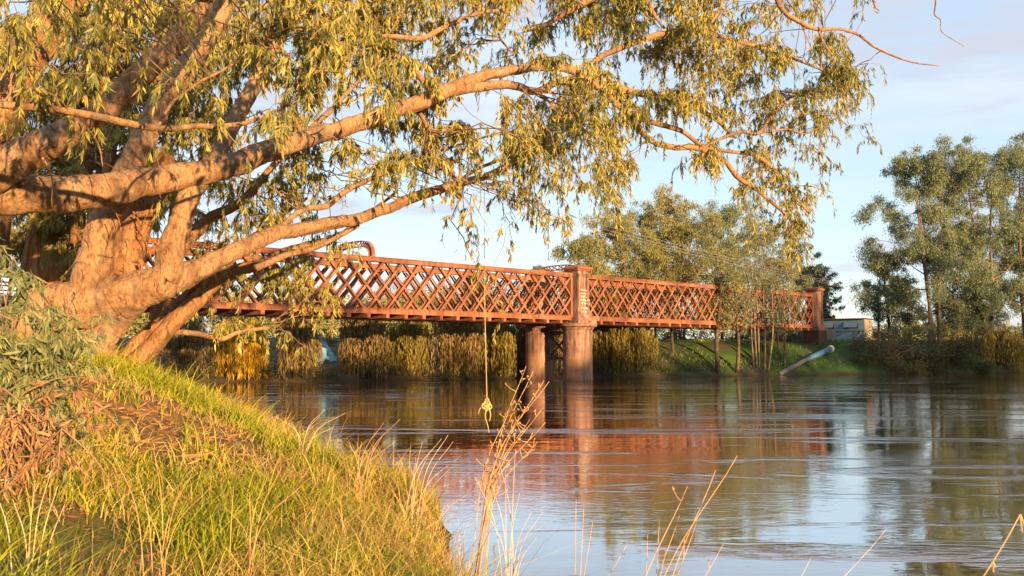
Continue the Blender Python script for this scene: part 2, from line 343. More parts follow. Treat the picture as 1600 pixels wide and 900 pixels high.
# ------------------------------------------------------------------ water
def water_mat():
    m, nt, N = new_mat('muddy river water'); b = N('ShaderNodeBsdfPrincipled'); o = N('ShaderNodeOutputMaterial')
    b.inputs['Base Color'].default_value = (.215, .112, .052, 1); b.inputs['IOR'].default_value = 1.333
    b.inputs['Specular IOR Level'].default_value = .62
    v = mapping(nt, (1, 1, 1), (0, 0, R(-25)))
    big = noise(nt, mapping(nt, (.05, .16, 1), (0, 0, R(-30))), 1, 4, .6, .8)     # boils and slicks carried by the current
    patch = ramp(nt, big, [(.4, (.12, .12, .12)), (.5, (.4, .4, .4)), (.62, (1, 1, 1))])
    h1 = noise(nt, mapping(nt, (.8, 1.5, 1), (0, 0, R(-12))), 1.0, 2, .5, .3); h2 = noise(nt, mapping(nt, (2.2, 5, 1), (0, 0, R(-8))), 1.2, 3, .6, .5)
    h3 = noise(nt, mapping(nt, (.1, .35, 1), (0, 0, R(-20))), 1.0, 2, .5)
    def math_(op, a, bb):
        n = N('ShaderNodeMath'); n.operation = op
        for q, x in ((0, a), (1, bb)):
            if hasattr(x, 'node'): nt.links.new(x, n.inputs[q])
            else: n.inputs[q].default_value = x
        return n.outputs[0]
    hh = math_('ADD', math_('MULTIPLY', h1, .005), math_('MULTIPLY', math_('MULTIPLY', h2, patch), .006))
    hh = math_('ADD', hh, math_('MULTIPLY', h3, .012))
    stk = ramp(nt, noise(nt, mapping(nt, (.09, .42, 1), (0, 0, R(-14))), 1.0, 5, .62, 1.2), [(.54, (0, 0, 0)), (.66, (1, 1, 1))])
    rip = noise(nt, mapping(nt, (1.1, 4.5, 1), (0, 0, R(-4))), 1.6, 3, .65, .4)
    hh = math_('ADD', hh, math_('MULTIPLY', math_('MULTIPLY', stk, rip), .03))
    bn = N('ShaderNodeBump'); bn.inputs['Strength'].default_value = 1.0; bn.inputs['Distance'].default_value = 1.0
    nt.links.new(hh, bn.inputs['Height']); nt.links.new(bn.outputs[0], b.inputs['Normal'])
    b.inputs['Roughness'].default_value = .5; b.inputs['Specular IOR Level'].default_value = 0
    gl = N('ShaderNodeBsdfGlossy'); gl.inputs['Roughness'].default_value = .025; nt.links.new(bn.outputs[0], gl.inputs['Normal'])
    fr = N('ShaderNodeFresnel'); fr.inputs[0].default_value = 1.333; nt.links.new(bn.outputs[0], fr.inputs['Normal'])
    fm = math_('MINIMUM', math_('MULTIPLY', fr.outputs[0], 3.0), .95); mx = N('ShaderNodeMixShader'); nt.links.new(fm, mx.inputs[0])
    nt.links.new(b.outputs[0], mx.inputs[1]); nt.links.new(gl.outputs[0], mx.inputs[2]); nt.links.new(mx.outputs[0], o.inputs[0]); return m
M['water'] = water_mat()
w = MB(); w.add([[-420, -300, 0], [450, -300, 0], [450, 230, 0], [-420, 230, 0]], np.array([[0, 1, 2, 3]]))
tag(w.build('water', M['water']), 'brown slow river reflecting sky and bridge', kind='structure')

# ------------------------------------------------------------------ bridge
BO = np.array([6.0, 82.0, 0]); U = np.array([31.3, 29.0, 0]); U /= np.linalg.norm(U); NN = np.array([-U[1], U[0], 0]); ZZ = np.array([0, 0, 1.0])
L = 42.7; WD = 4.85; ZB, ZT = 5.45, 9.72
def B(s, n, z): return BO + U * s + NN * n + ZZ * z
bridge = empty('lattice_bridge', (BO[0], BO[1], 0), 'rusty red iron lattice railway bridge on round cast iron piers across the river', 'bridge')
GAP = 1.0
spans = [(-2 * L + 0, -L - GAP), (-L + GAP, -GAP), (GAP, L - .4)]
npan = 24
for a, b in spans[1:]:
    pit = (b - a) / npan
    for n0 in (0.0, WD):
        m = MB(); m.beam(B(a, n0, ZT - .03), B(b, n0, ZT - .03), .62, .06, NN); m.beam(B(a, n0 - .24, ZT - .22), B(b, n0 - .24, ZT - .22), .05, .32, NN); m.beam(B(a, n0 + .24, ZT - .22), B(b, n0 + .24, ZT - .22), .05, .32, NN)
        m.build('top_chord', M['rust'], bridge)
        m = MB(); m.beam(B(a, n0, ZB + .03), B(b, n0, ZB + .03), .7, .06, NN); m.beam(B(a, n0 - .24, ZB + .235), B(b, n0 - .24, ZB + .235), .05, .35, NN); m.beam(B(a, n0 + .24, ZB + .235), B(b, n0 + .24, ZB + .235), .05, .35, NN)
        m.beam(B(a, n0 - .275, ZB + .41), B(b, n0 - .275, ZB + .41), .12, .04, NN)
        m.build('bottom_chord', M['rust'], bridge)
        m = MB()
        for off in (-.2, .2):
            for k in range(-1, npan):
                for sg in (1, -1):
                    s0, s1 = a + k * pit, a + (k + 2) * pit; z0, z1 = ZB + .2, ZT - .15
                    if s0 < a: z0 = (z0 + z1) / 2; s0 = a
                    if s1 > b + .01: z1 = (z0 + z1) / 2; s1 = b
                    if sg < 0:
                        s0, s1, z0, z1 = (a + k * pit, a + (k + 2) * pit, ZT - .15, ZB + .2)
                        if s0 < a: z0 = (z0 + z1) / 2; s0 = a
                        if s1 > b + .01: z1 = (z0 + z1) / 2; s1 = b
                    nn = n0 + off + sg * .03 * (1 if off > 0 else -1)
                    m.beam(B(s0, nn, z0), B(s1, nn, z1), .035, .185 if sg > 0 else .155, NN)
                    m.beam(B(s0, nn + .06 * np.sign(off) * -1, z0), B(s1, nn + .06 * np.sign(off) * -1, z1), .07, .03, NN)
        m.build('lattice_web', M['rust'], bridge)
        for s_ in (a, b):
            m = MB(); m.box(B(s_, n0, (ZB + ZT) / 2), (.18, .5, ZT - ZB - .1), rz=math.atan2(U[1], U[0])); m.build('end_post', M['rust'], bridge)
    for k in range(npan + 1):
        s_ = a + k * pit; m = MB()
        m.beam(B(s_, -.55, ZB - .16), B(s_, WD + .55, ZB - .16), .3, .3, U); m.build('cross_beam', M['rust'], bridge)
    m = MB(); m.beam(B(a, WD / 2, ZB + .14), B(b, WD / 2, ZB + .14), 3.6, .16, NN)
    for t in np.arange(a + .3, b, .62): m.beam(B(t, WD / 2 - 1.35, ZB + .29), B(t, WD / 2 + 1.35, ZB + .29), .24, .14, U)
    m.build('deck', M['timber'], bridge)
    for t in (-.72, .72):
        m = MB(); m.beam(B(a, WD / 2 + t, ZB + .44), B(b, WD / 2 + t, ZB + .44), .07, .15, NN); m.build('rail', M['dark_iron'], bridge)
    mid = (a + b) / 2
    for s_ in ((mid - 1.2, b + .9) if a < 0 else (mid + .8,)):
        m = MB(); no, ni = [], []; HA = .95 if s_ > b else 1.3
        for t in np.linspace(0, math.pi, 25):
            no.append((WD / 2 - (WD / 2 + .3) * np.sign(math.cos(t)) * abs(math.cos(t)) ** .55, ZT + HA * math.sin(t) ** .7))
            ni.append((WD / 2 - (WD / 2 - .12) * np.sign(math.cos(t)) * abs(math.cos(t)) ** .55, ZT + (HA - .42) * math.sin(t) ** .7))
        for (p, q), (p2, q2) in zip(zip(no[:-1], no[1:]), zip(ni[:-1], ni[1:])):
            m.beam(B(s_, *p), B(s_, *q), .3, .06, U); m.beam(B(s_, *p2), B(s_, *q2), .3, .06, U)
            m.beam(B(s_ - .06, *p), B(s_ - .06, *q2), .04, .09, U); m.beam(B(s_ + .06, *p2), B(s_ + .06, *q), .04, .09, U)
        m.build('portal_arch', M['rust'], bridge)
RZ = math.atan2(U[1], U[0])
def pillar(s_, n0, zb, zt, wide=1.5, mark=False, lab=None):
    m = MB()
    def frus(z0, z1, w0, w1, w0n=None, w1n=None):
        V = []
        for z, w_ in ((z0, w0), (z1, w1)):
            for su, sn in ((-1, -1), (1, -1), (1, 1), (-1, 1)): V.append(B(s_ + su * w_ / 2, n0 + sn * w_ / 2, z))
        m.add(V, np.array([[0, 3, 2, 1], [4, 5, 6, 7], [0, 1, 5, 4], [1, 2, 6, 5], [2, 3, 7, 6], [3, 0, 4, 7]]))
    frus(zb, zb + .28, wide * 1.66, wide * 1.66); frus(zb + .28, zb + .5, wide * 1.5, wide * 1.5)
    frus(zb + .5, zb + 1.35, wide * 1.36, wide); frus(zb + 1.35, zt - .3, wide, wide * .94)
    wp = wide * .36                                                      # raised edge strips round a sunk panel
    for sg in (-1, 1): m.beam(B(s_ + sg * wp, n0 - wide / 2 - .03, zb + 1.5), B(s_ + sg * wp, n0 - wide / 2 - .0, zt - .55), .28, .1, U)
    m.beam(B(s_ - wp, n0 - wide / 2 - .01, zb + 3.0), B(s_ + wp, n0 - wide / 2 - .01, zb + 3.0), .1, .16, NN)
    p = m.build('pillar', M['iron'], bridge)
    m = MB(); frus(zt - .3, zt - .16, wide * 1.12, wide * 1.16); frus(zt - .16, zt + .06, wide * 1.34, wide * 1.34); frus(zt + .06, zt + .2, wide * 1.2, wide * .9)
    m.build('pillar_cap', M['rust'], p)
    if mark:
        m = MB(); r = np.random.default_rng(4); zc = zb + 2.75
        for row in range(7):
            z0 = zb + 2.95 - row * .3 - (.15 if row > 4 else 0); u = -.42
            while u < .3 + (.3 if row in (3, 4) else 0):
                h = .08 + .1 * r.random(); wdt = .07 + .09 * r.random(); out = .07 + (0 if z0 > zb + 1.35 else (zb + 1.35 - z0) * .22)
                q = [(u, z0), (u + wdt * .2, z0 + h), (u + wdt * .6, z0 + h * .4), (u + wdt, z0 + h * .9), (u + wdt * 1.1, z0 - .02)]
                for (a1, b1), (a2, b2) in zip(q[:-1], q[1:]):
                    if r.random() < .75: m.beam(B(s_ + a1, n0 - wide / 2 - out, b1), B(s_ + a2, n0 - wide / 2 - out, b2), .012, .035, NN)
                u += wdt * 1.25 + .05
        m.build('graffiti_lettering', M['white'], p)
    return p
def column(s_, n0, zt, r=1.36):
    m = MB(); prof = [(r, -3)]
    z = -3
    for zz in (.15, 1.9, 3.3): prof += [(r, zz - .03), (r + .05, zz - .03), (r + .05, zz + .05), (r, zz + .05)]
    prof += [(r, 4.2), (r + .05, 4.2), (r + .08, 4.3), (r, 4.36), (r, zt - .62), (r + .1, zt - .5), (r + .16, zt - .36)]
    m.lathe(prof, B(s_, n0, 0), 40); c = m.build('column', M['iron'], bridge)
    me = c.data
    m = MB(); m.lathe([(r + .17, zt - .36), (r + .36, zt - .3), (r + .42, zt - .2), (r + .42, zt - .02), (r + .3, zt)], B(s_, n0, 0), 40); m.build('capital', M['iron'], c)
    return c
for s_ in (0.0, -L):
    for n0 in (0.0, WD + .1):
        column(s_, n0, ZB - .38 + .1); pillar(s_, n0, ZB - .28, ZT + .55, 1.5, mark=(s_ == 0 and n0 == 0))
    m = MB()
    for z in (4.4, 2.0): m.beam(B(s_, 1.2, z), B(s_, WD - 1.1, z), .25, .22, U)
    m.beam(B(s_, 1.2, 2.1), B(s_, WD - 1.1, 4.3), .12, .16, U); m.beam(B(s_ + .15, 1.2, 4.3), B(s_ + .15, WD - 1.1, 2.1), .12, .16, U)
    m.build('column_brace', M['dark_iron'], bridge)
for n0 in (0.0, WD):
    pillar(L + .4, n0, ZB - .28, ZT + .6, 1.4); m = MB(); m.box(B(L + .4, n0, 3.1), (2.0, 2.0, 4.1), rz=RZ); m.build('pillar_base', M['dark_iron'], bridge)
m = MB(); m.box(B(L + 4.0, WD / 2, 3.0), (2.6, WD + .4, 4.4), rz=RZ); m.build('abutment', M['concrete'], bridge)
# approach deck behind the gum tree, carried to the near bank
a, b = -L - 16, -L - GAP
m = MB(); m.beam(B(a, WD / 2, ZB + .1), B(b, WD / 2, ZB + .1), 4.6, .5, NN); m.build('approach_deck', M['timber'], bridge)
for n0 in (0.2, WD - .2):
    m = MB(); m.beam(B(a, n0, ZB + 1.4), B(b, n0, ZB + 1.4), .08, .1, NN); m.beam(B(a, n0, ZB + .9), B(b, n0, ZB + .9), .06, .08, NN)
    for t in np.arange(a + .1, b, 2.0): m.beam(B(t, n0, ZB + .35), B(t, n0, ZB + 1.45), .09, .09, U)
    m.build('approach_railing', M['rust'], bridge)
for t in (a + .4, a + 8):
    m = MB()
    for n0 in (.6, WD / 2, WD - .6): m.beam(B(t, n0, -1), B(t, n0, ZB - .15), .38, .38, U)
    m.build('approach_trestle', M['timber'], bridge)

# ------------------------------------------------------------------ the great gum tree on the near bank
def limb_pts(rows): return np.array([at(r[0], r[1], r[3]) for r in rows]), np.array([r[2] / 2 / F * r[3] for r in rows])
base = at(110, 560, 16); base[2] = gz(base[0], base[1])
gum = empty('gum_tree', base, 'huge spreading river gum with pale orange limbs overhanging the water', 'tree')
SK_P, SK_R, SK_O = [], [], []                                           # skeleton samples for hanging the leafy sprays
def limb(rows, name='limb', mat='bark', sides=None, rough=.11, parent=None, seed=0, skel=True, label=None):
    P, r = limb_pts(rows); sides = sides or (30 if r.max() > .2 else 10 if r.max() > .05 else 7)
    r_ = np.random.default_rng(seed + 77); P2, r2 = spline(P, r, 16 if r.max() > .2 else 8)
    wob = r_.normal(size=P2.shape); ker = np.ones(5) / 5
    for c in range(3): wob[:, c] = np.convolve(wob[:, c], ker, 'same')
    P2 = P2 + wob * np.minimum(r2 * .22, .03)[:, None]
    m = MB(); m.tube(P2, r2, sides, 0, rough, seed=seed); o = m.build(name, M[mat], parent or gum, smooth=True)
    if label: o['label'] = label
    if skel: SK_P.append(P2); SK_R.append(r2)
    return o
gzb = base[2]
# the lying trunk and its fork
limb([(20, 560, 90, 16.3), (60, 500, 84, 16), (110, 482, 80, 16), (165, 468, 70, 16), (215, 454, 60, 16), (262, 442, 48, 16)], 'trunk', rough=.09, seed=1)
limb([(150, 560, 62, 16.1), (160, 530, 40, 16.1), (185, 500, 34, 16.1), (220, 462, 34, 16)], 'trunk', rough=.1, seed=2)
limb([(100, 575, 56, 16.3), (120, 520, 58, 16.2), (138, 450, 54, 16), (154, 380, 46, 16), (183, 305, 42, 16), (213, 240, 38, 16.2), (248, 165, 36, 16.6), (300, 95, 31, 17), (345, 20, 36, 17.5), (380, -60, 30, 18), (420, -180, 22, 19)], 'trunk', rough=.09, seed=3)
limb([(175, 470, 44, 16.5), (196, 410, 44, 16.6), (214, 350, 46, 16.7), (236, 300, 42, 16.8), (262, 250, 34, 17)], 'trunk', 'old_bark', rough=.16, seed=4, label='hollow broken stem with torn orange wood')
A1 = [(225, 452, 48, 16), (265, 443, 42, 16.2), (312, 420, 31, 16.8), (372, 390, 26, 17.6), (430, 366, 24, 18.5), (500, 352, 21, 19.6), (562, 341, 18, 20.8), (622, 318, 15, 22.2), (700, 292, 13, 24), (760, 275, 11.5, 26), (802, 255, 10, 27), (832, 234, 8, 27.6), (884, 212, 6, 28), (930, 205, 4, 28.4)]
limb(A1, seed=5)
limb([(236, 452, 46, 16), (262, 425, 44, 16), (275, 370, 38, 16), (296, 305, 36, 16.1), (326, 262, 33, 16.3), (352, 212, 27, 16.8), (395, 140, 22, 17.5), (430, 60, 18, 18.2), (470, -40, 14, 19)], seed=6)
limb([(-90, 308, 60, 13.5), (0, 304, 56, 14), (90, 302, 52, 14.5), (160, 297, 50, 15), (232, 285, 46, 15.6), (300, 272, 42, 16), (372, 252, 37, 16.5), (440, 230, 33, 17.2), (520, 204, 28, 18), (600, 178, 25, 19), (680, 149, 22, 20), (740, 124, 19, 20.8), (800, 110, 17, 21.5), (850, 103, 15, 22.2), (890, 108, 13, 22.8), (933, 129, 11, 23.4), (1017, 150, 9, 24.2), (1083, 167, 7, 25), (1112, 182, 5, 25.6), (1150, 215, 3.5, 26)], seed=7)
limb([(690, 146, 16, 20.2), (740, 138, 14, 20.6), (790, 132, 13, 21.2), (838, 143, 12, 21.8), (872, 128, 12, 22.4), (915, 124, 10, 23), (960, 160, 9, 23.6), (1013, 216, 9, 24.4), (1050, 230, 9, 25), (1087, 230, 9, 25.5), (1128, 248, 8, 26), (1154, 278, 8, 26.3), (1183, 297, 7, 26.6), (1222, 330, 5, 27), (1268, 372, 3, 27.4)], seed=8)
limb([(905, 120, 9, 22.9), (933, 93, 10, 23.2), (983, 70, 10, 23.8), (1043, 51, 9, 24.4), (1087, 47, 8, 25), (1140, 62, 7, 25.6), (1190, 75, 6, 26.1), (1233, 89, 5, 26.5), (1290, 112, 3, 27)], seed=9)
limb([(985, 178, 7, 24.1), (1023, 192, 8, 24.6), (1067, 206, 8, 25.1), (1100, 229, 7, 25.6), (1134, 236, 6, 26), (1180, 243, 6, 26.4), (1211, 267, 5, 26.7), (1233, 297, 4.5, 27), (1264, 332, 3.5, 27.3)], seed=10)
limb([(1100, 229, 5, 25.6), (1153, 207, 5.5, 26), (1184, 208, 5.5, 26.3), (1207, 180, 4.5, 26.6), (1234, 153, 4, 26.9), (1262, 150, 2.5, 27)], seed=11)
limb([(1184, 208, 3.5, 26.3), (1230, 202, 3, 26.6), (1262, 208, 2.6, 27), (1300, 186, 1.8, 27.3)], 'limb', seed=12)
limb([(-60, 300, 70, 13.6), (0, 262, 60, 13.6), (60, 232, 50, 13.7), (120, 200, 42, 13.8), (172, 163, 37, 14), (236, 100, 34, 14.2), (286, 50, 32, 14.5), (322, 4, 30, 15), (370, -70, 30, 15.6), (420, -170, 22, 16)], seed=13)
limb([(-80, 158, 13, 10.4), (0, 164, 13, 10.7), (90, 172, 13, 11), (160, 184, 13, 11.3), (246, 201, 11, 11.7), (300, 198, 9, 12), (350, 197, 8, 12.2), (392, 190, 6, 12.5), (440, 170, 4, 12.8)], seed=14)
limb([(246, 201, 7, 11.7), (270, 160, 5.5, 11.9), (312, 128, 5, 12.1), (356, 105, 4, 12.3), (420, 60, 3, 12.7)], seed=15)
limb([(-30, 420, 70, 19), (-10, 260, 66, 19), (22, 140, 60, 19), (62, 60, 54, 19.4), (130, -30, 40, 20)], seed=16, mat='old_bark')
limb([(120, 380, 22, 20), (128, 290, 22, 20), (138, 190, 20, 20), (165, 100, 19, 20.4), (192, 10, 16, 21), (215, -80, 12, 21.5)], seed=17, mat='old_bark')
limb([(180, 330, 24, 19), (172, 250, 22, 19), (190, 170, 20, 19.4), (240, 90, 17, 20), (260, 10, 14, 20.5)], seed=18, mat='old_bark')
limb([(470, 222, 13, 17.6), (490, 196, 10, 17.9), (520, 170, 8, 18.2), (560, 128, 6, 18.6), (600, 90, 4, 19)], seed=19)
limb([(480, 216, 10, 17.7), (464, 190, 7, 17.9), (466, 150, 5, 18.2), (500, 90, 4, 18.6)], seed=20)
limb([(676, 150, 12, 19.9), (655, 120, 10, 20), (628, 95, 8, 20.2), (600, 62, 6, 20.5), (585, 20, 4, 21)], seed=21)
limb([(590, 56, 5, 19), (625, 58, 8, 19.4), (660, 60, 9, 19.8), (700, 40, 8, 20.2), (750, 20, 6, 20.8), (800, 15, 4, 21.4)], seed=22)
limb([(655, 175, 8, 20), (668, 205, 7, 20.4), (667, 245, 6.5, 21), (700, 270, 5.5, 22), (730, 284, 4, 23)], seed=23)
limb([(420, 375, 9, 18.4), (470, 330, 9, 19), (510, 322, 9, 19.5), (545, 296, 8, 20), (600, 270, 7, 20.8), (650, 250, 5, 21.4), (720, 225, 4, 22.4), (790, 205, 3, 23)], seed=24)
limb([(700, 292, 6, 24), (750, 262, 6, 24.6), (800, 245, 5, 25.2), (862, 224, 4, 26)], seed=25)
limb([(1200, -70, 9, 21), (1218, 8, 8, 21), (1252, 35, 7, 21.2), (1278, 46, 6.5, 21.4), (1310, 45, 5, 21.6), (1340, 54, 4.4, 21.8), (1366, 73, 3.8, 22), (1398, 88, 3, 22.2), (1430, 98, 2.4, 22.4), (1466, 103, 1.6, 22.6)], seed=26)
limb([(1278, 46, 3.5, 21.4), (1290, 72, 3, 21.5), (1302, 88, 1.8, 21.6)], seed=27, skel=False)
limb([(800, -40, 10, 22), (790, 20, 6, 22), (780, 55, 4, 22.2), (802, 85, 2.5, 22.4)], seed=28)
limb([(1015, 8, 7, 24), (1024, 26, 5, 24.2), (1038, 44, 4, 24.4)], seed=29)
limb([(1110, 36, 5, 25), (1126, 10, 5, 25), (1130, -40, 6, 25)], seed=30)
limb([(1460, -60, 4, 20), (1462, 0, 3, 20), (1460, 22, 2.4, 20), (1470, 32, 2, 20), (1472, 50, 1.6, 20), (1506, 72, 1, 20.2)], seed=31, skel=False)
limb([(1350, -50, 4, 20), (1365, 4, 3, 20), (1374, 18, 1.6, 20)], seed=32, skel=False)
limb([(400, 420, 12, 18.8), (440, 402, 10, 19.4), (500, 384, 8, 20.2), (560, 352, 7, 21)], seed=33)
limb([(1020, -60, 14, 22), (960, -20, 12, 22), (900, 10, 9, 22), (850, 40, 6, 22.4), (820, 50, 3, 22.6)], seed=34)
m = MB(); r = np.random.default_rng(17)                                  # peeling ribbons of bark on the old stems
for px, py, D in [(120, 395, 15.3), (135, 360, 15.4), (150, 420, 15.2), (165, 345, 15.5), (178, 318, 15.5), (190, 420, 16.1), (200, 372, 16.2), (212, 400, 16.1), (222, 352, 16.2), (230, 330, 16.3), (240, 300, 16.3), (205, 330, 16.2), (110, 440, 15.2), (100, 470, 15.1), (60, 250, 13.3), (140, 190, 13.4), (215, 250, 15.6), (262, 400, 15.5), (300, 300, 15.6)]:
    for q in range(2):
        p = at(px + r.normal() * 8, py + r.normal() * 8, D - .05); l = r.uniform(.2, .8); w_ = r.uniform(.008, .03); a = r.normal() * .5
        tt = np.linspace(0, 1, 7); cx = p[0] + a * l * tt + .1 * np.sin(tt * 4 + a) * l; cy = p[1] - .18 * l * tt ** 2 * r.uniform(.3, 1.6); cz = p[2] - l * tt
        V = np.concatenate([np.stack([cx - w_ * (1 - .6 * tt), cy, cz], 1), np.stack([cx + w_ * (1 - .6 * tt), cy - .02, cz], 1)]); k = np.arange(6)
        m.add(V, np.stack([k, k + 7, k + 8, k + 1], 1))
m.build('peeling_bark', M['heart'], gum)
SKP = np.concatenate(SK_P); SKR = np.concatenate(SK_R)

MASK = """
6 8 6 3 3 4 5 7 8 8 9 9 6 5 4 2 4 6 8 8 7 7 7 5 1 1 0 0
6 8 7 4 4 4 5 7 8 8 9 9 7 5 3 1 2 6 8 7 7 7 5 3 2 4 2 0
5 7 8 5 5 4 5 6 7 7 8 9 7 5 3 2 2 4 7 8 7 7 6 6 5 6 4 0
4 5 5 4 4 4 4 5 6 6 8 7 6 6 6 5 4 7 8 8 6 6 5 5 5 4 4 0
3 4 4 4 4 4 4 4 4 5 4 4 6 6 6 5 6 8 8 7 3 3 3 4 4 2 1 0
2 3 3 3 4 3 2 3 4 3 1 1 5 5 1 2 6 8 8 6 1 1 2 4 4 2 0 0
3 3 3 2 2 2 3 3 4 2 1 0 2 1 2 1 1 6 6 1 0 0 0 2 4 1 0 0
2 3 2 1 2 2 3 3 4 4 3 0 0 0 1 1 0 1 2 0 0 0 0 1 2 0 0 0
0 0 0 0 0 1 2 3 4 4 4 1 0 0 0 2 0 0 0 0 0 0 0 0 0 0 0 0
0 0 0 0 0 1 3 4 4 4 3 0 0 0 0 1 0 0 0 0 0 0 0 0 0 0 0 0
0 0 0 0 0 0 1 1 2 2 1 0 0 0 0 0 0 0 0 0 0 0 0 0 0 0 0 0
"""
MASK = [[int(c) for c in l.split()] for l in MASK.strip().splitlines()]
MASK = [[min(9, v + 1) if v else 0 for v in MASK[0]]] * 2 + MASK          # the crown goes on above the picture
def depth(px, py, r):
    x = px
    if x < 620:
        if py > 330: return 18.5 + 4 * r.random() + max(0, x - 300) * .006
        front = (90 < x < 180 and py < 160) or (380 < x < 620 and py < 190) or (x < 40 and py < 130)
        if r.random() < (.6 if front else .1): return 8.5 + (x / 600) * 3 + 3.5 * r.random()
        return 16 + x * .005 + 6 * r.random()
    hang = 840 < x < 960 and 180 < py
    return np.interp(x, [600, 900, 1300], [19.5, 22.5, 26.3]) + (r.uniform(-4, 2) if hang or r.random() < .18 else r.uniform(-1.2, 5))
def leafy(cells, seed, leaf_k=1.0, kd=8.6):
    r = np.random.default_rng(seed); tw = MB(); LP, LD, LL = [], [], []
    for px, py, wgt in cells:
        ncl = 1 + r.poisson(wgt * .3)
        for _ in range(ncl):
            D = depth(px, py, r); C = at(px + r.uniform(-32, 32), py + r.uniform(-36, 28), D)
            dv = SKP - C; dist = np.sqrt((dv ** 2).sum(1)) + np.maximum(-dv[:, 2], 0) * .5 + SKR * 2
            j = int(np.argmin(dist)); Q = SKP[j]; ln = np.linalg.norm(C - Q)
            if ln > 3.2: C = Q + (C - Q) * (3.2 + r.random()) / ln if r.random() < .35 else C; ln = np.linalg.norm(C - Q)
            mid = (Q + C) / 2 + np.array([r.normal() * .12 * ln, r.normal() * .12 * ln, .12 * ln + .05]); br = min(.006 + .0035 * ln, SKR[j] * .8)
            Pb, rb = spline(np.array([Q, mid, C]), np.array([br, br * .7, .0045]), 5)
            Pb[1:-1] += r.normal(size=(len(Pb) - 2, 3)) * .018 * ln
            tw.tube(Pb, rb, 4, closed=False)
            area = (50 / F * D) ** 2; total = leaf_k * (wgt / 9) ** 1.25 * kd * area / .0031 / ncl
            nt_ = max(2, int(total / 24)); tl = .022 * D + .12
            for k in range(nt_):
                S = Pb[r.integers(len(Pb) // 2, len(Pb))]; a = r.random() * 6.283
                d0 = np.array([math.cos(a), math.sin(a), r.uniform(-.5, .45)]); l = tl * r.uniform(.6, 1.35)
                E = S + d0 * l * .5 + np.array([0, 0, -l * r.uniform(.2, .85)])
                Mi = S + d0 * l * .45
                Pt, rt = spline(np.array([S, Mi, E]), np.array([.0042, .003, .0016]), 3); tw.tube(Pt, rt, 3, closed=False)
                m_ = max(5, int(total / nt_)); u = r.uniform(.15, 1, m_); ii = u * (len(Pt) - 1); i0 = np.minimum(ii.astype(int), len(Pt) - 2)
                LP.append(Pt[i0] + (Pt[i0 + 1] - Pt[i0]) * (ii - i0)[:, None])
                out = r.normal(size=(m_, 3)) * .31; out[:, 2] = -1 + .25 * r.normal(size=m_)
                LD.append(out + d0 * .25); LL.append(r.uniform(.11, .22, m_) * (1.0 if D > 13 else .85))
    P = np.concatenate(LP); Dv = np.concatenate(LD); Ls = np.concatenate(LL)
    lf = MB(); lances(lf, P, Dv, Ls, Ls * r.uniform(.125, .2, len(P)), r)
    return tw, lf, len(P)
cells = [(c * 50 + 25, (rw - 2) * 50 + 25, v) for rw, row in enumerate(MASK) for c, v in enumerate(row) if v and not (rw >= 9 and c < 12)]
cells += [(-40, y, 6) for y in range(-60, 300, 50)] + [(1310, 200, 2), (1330, 130, 3), (1215, 350, 3), (1250, 380, 2), (1372, 8, 1), (1335, 62, 1)]
tw, lf, nl = leafy(cells, 21)
depth_front = depth
depth = lambda px, py, r: 19 + 7 * r.random()                            # the crown's far side, seen between the limbs
back = [(c * 50 + 25, rw * 50 + 25, 7 if c < 9 else 5) for rw in range(-1, 7) for c in range(0, 13) if not (rw > 3 and c > 7)] + [(c * 50 + 10, y, 9) for c in range(-1, 3) for y in (300, 340, 380, 420)]
tw2, lf2, n2 = leafy(back, 22, 1.0, 7.0); tw.add(np.concatenate(tw2.v), tw2.f); lf.add(np.concatenate(lf2.v), lf2.f); nl += n2
print('gum leaves', nl)
# unseen limb added over the camera so its leaves dapple the stems with shade
m = MB(); P0 = at(322, 4, 15); OP, orr = spline(np.array([P0, [-4.2, 11, 9.2], [-2.6, 7, 10.0], [-.8, 4.2, 9.6], [.9, 2.4, 8.8]]), np.array([.13, .1, .07, .045, .02]), 8); m.tube(OP, orr, 9, 0, .1); m.build('limb', M['bark'], gum, smooth=True)
r = np.random.default_rng(77); P, D = [], []
for k in range(44):
    q = OP[r.integers(8, len(OP))]; e = q + r.normal(size=3) * [1.3, 1.1, .75] - [0, 0, .75]; Qt, qt = spline(np.array([q, (q + e) / 2 + [0, 0, .2], e]), np.array([.015, .009, .004]), 5); tw.tube(Qt, qt, 4, closed=False)
    n_ = 230; u = r.integers(2, len(Qt), n_); P.append(Qt[u] + r.normal(size=(n_, 3)) * [.24, .24, .26] - [0, 0, .2]); d = r.normal(size=(n_, 3)) * .4; d[:, 2] -= 1; D.append(d)
P = np.concatenate(P); ll = r.uniform(.12, .22, len(P)); lances(lf, P, np.concatenate(D), ll, ll * .16, r)
tw.build('twigs', M['twig'], gum); lf.build('crown', M['gum_leaf'], gum)

# dark foliage of the gum's back side, seen between its stems
def cluster(mb, C, rad, n, r, l=(.3, .5), wk=.22, down=.6, shell=.45):
    d = unit(r.normal(size=(n, 3))); rr = rad * r.random(n)[:, None] ** shell
    P = np.asarray(C) + d * rr
    D = r.normal(size=(n, 3)) * .6 + d * .3; D[:, 2] -= down
    ll = r.uniform(l[0], l[1], n); kites(mb, P, D, ll, ll * wk, r)

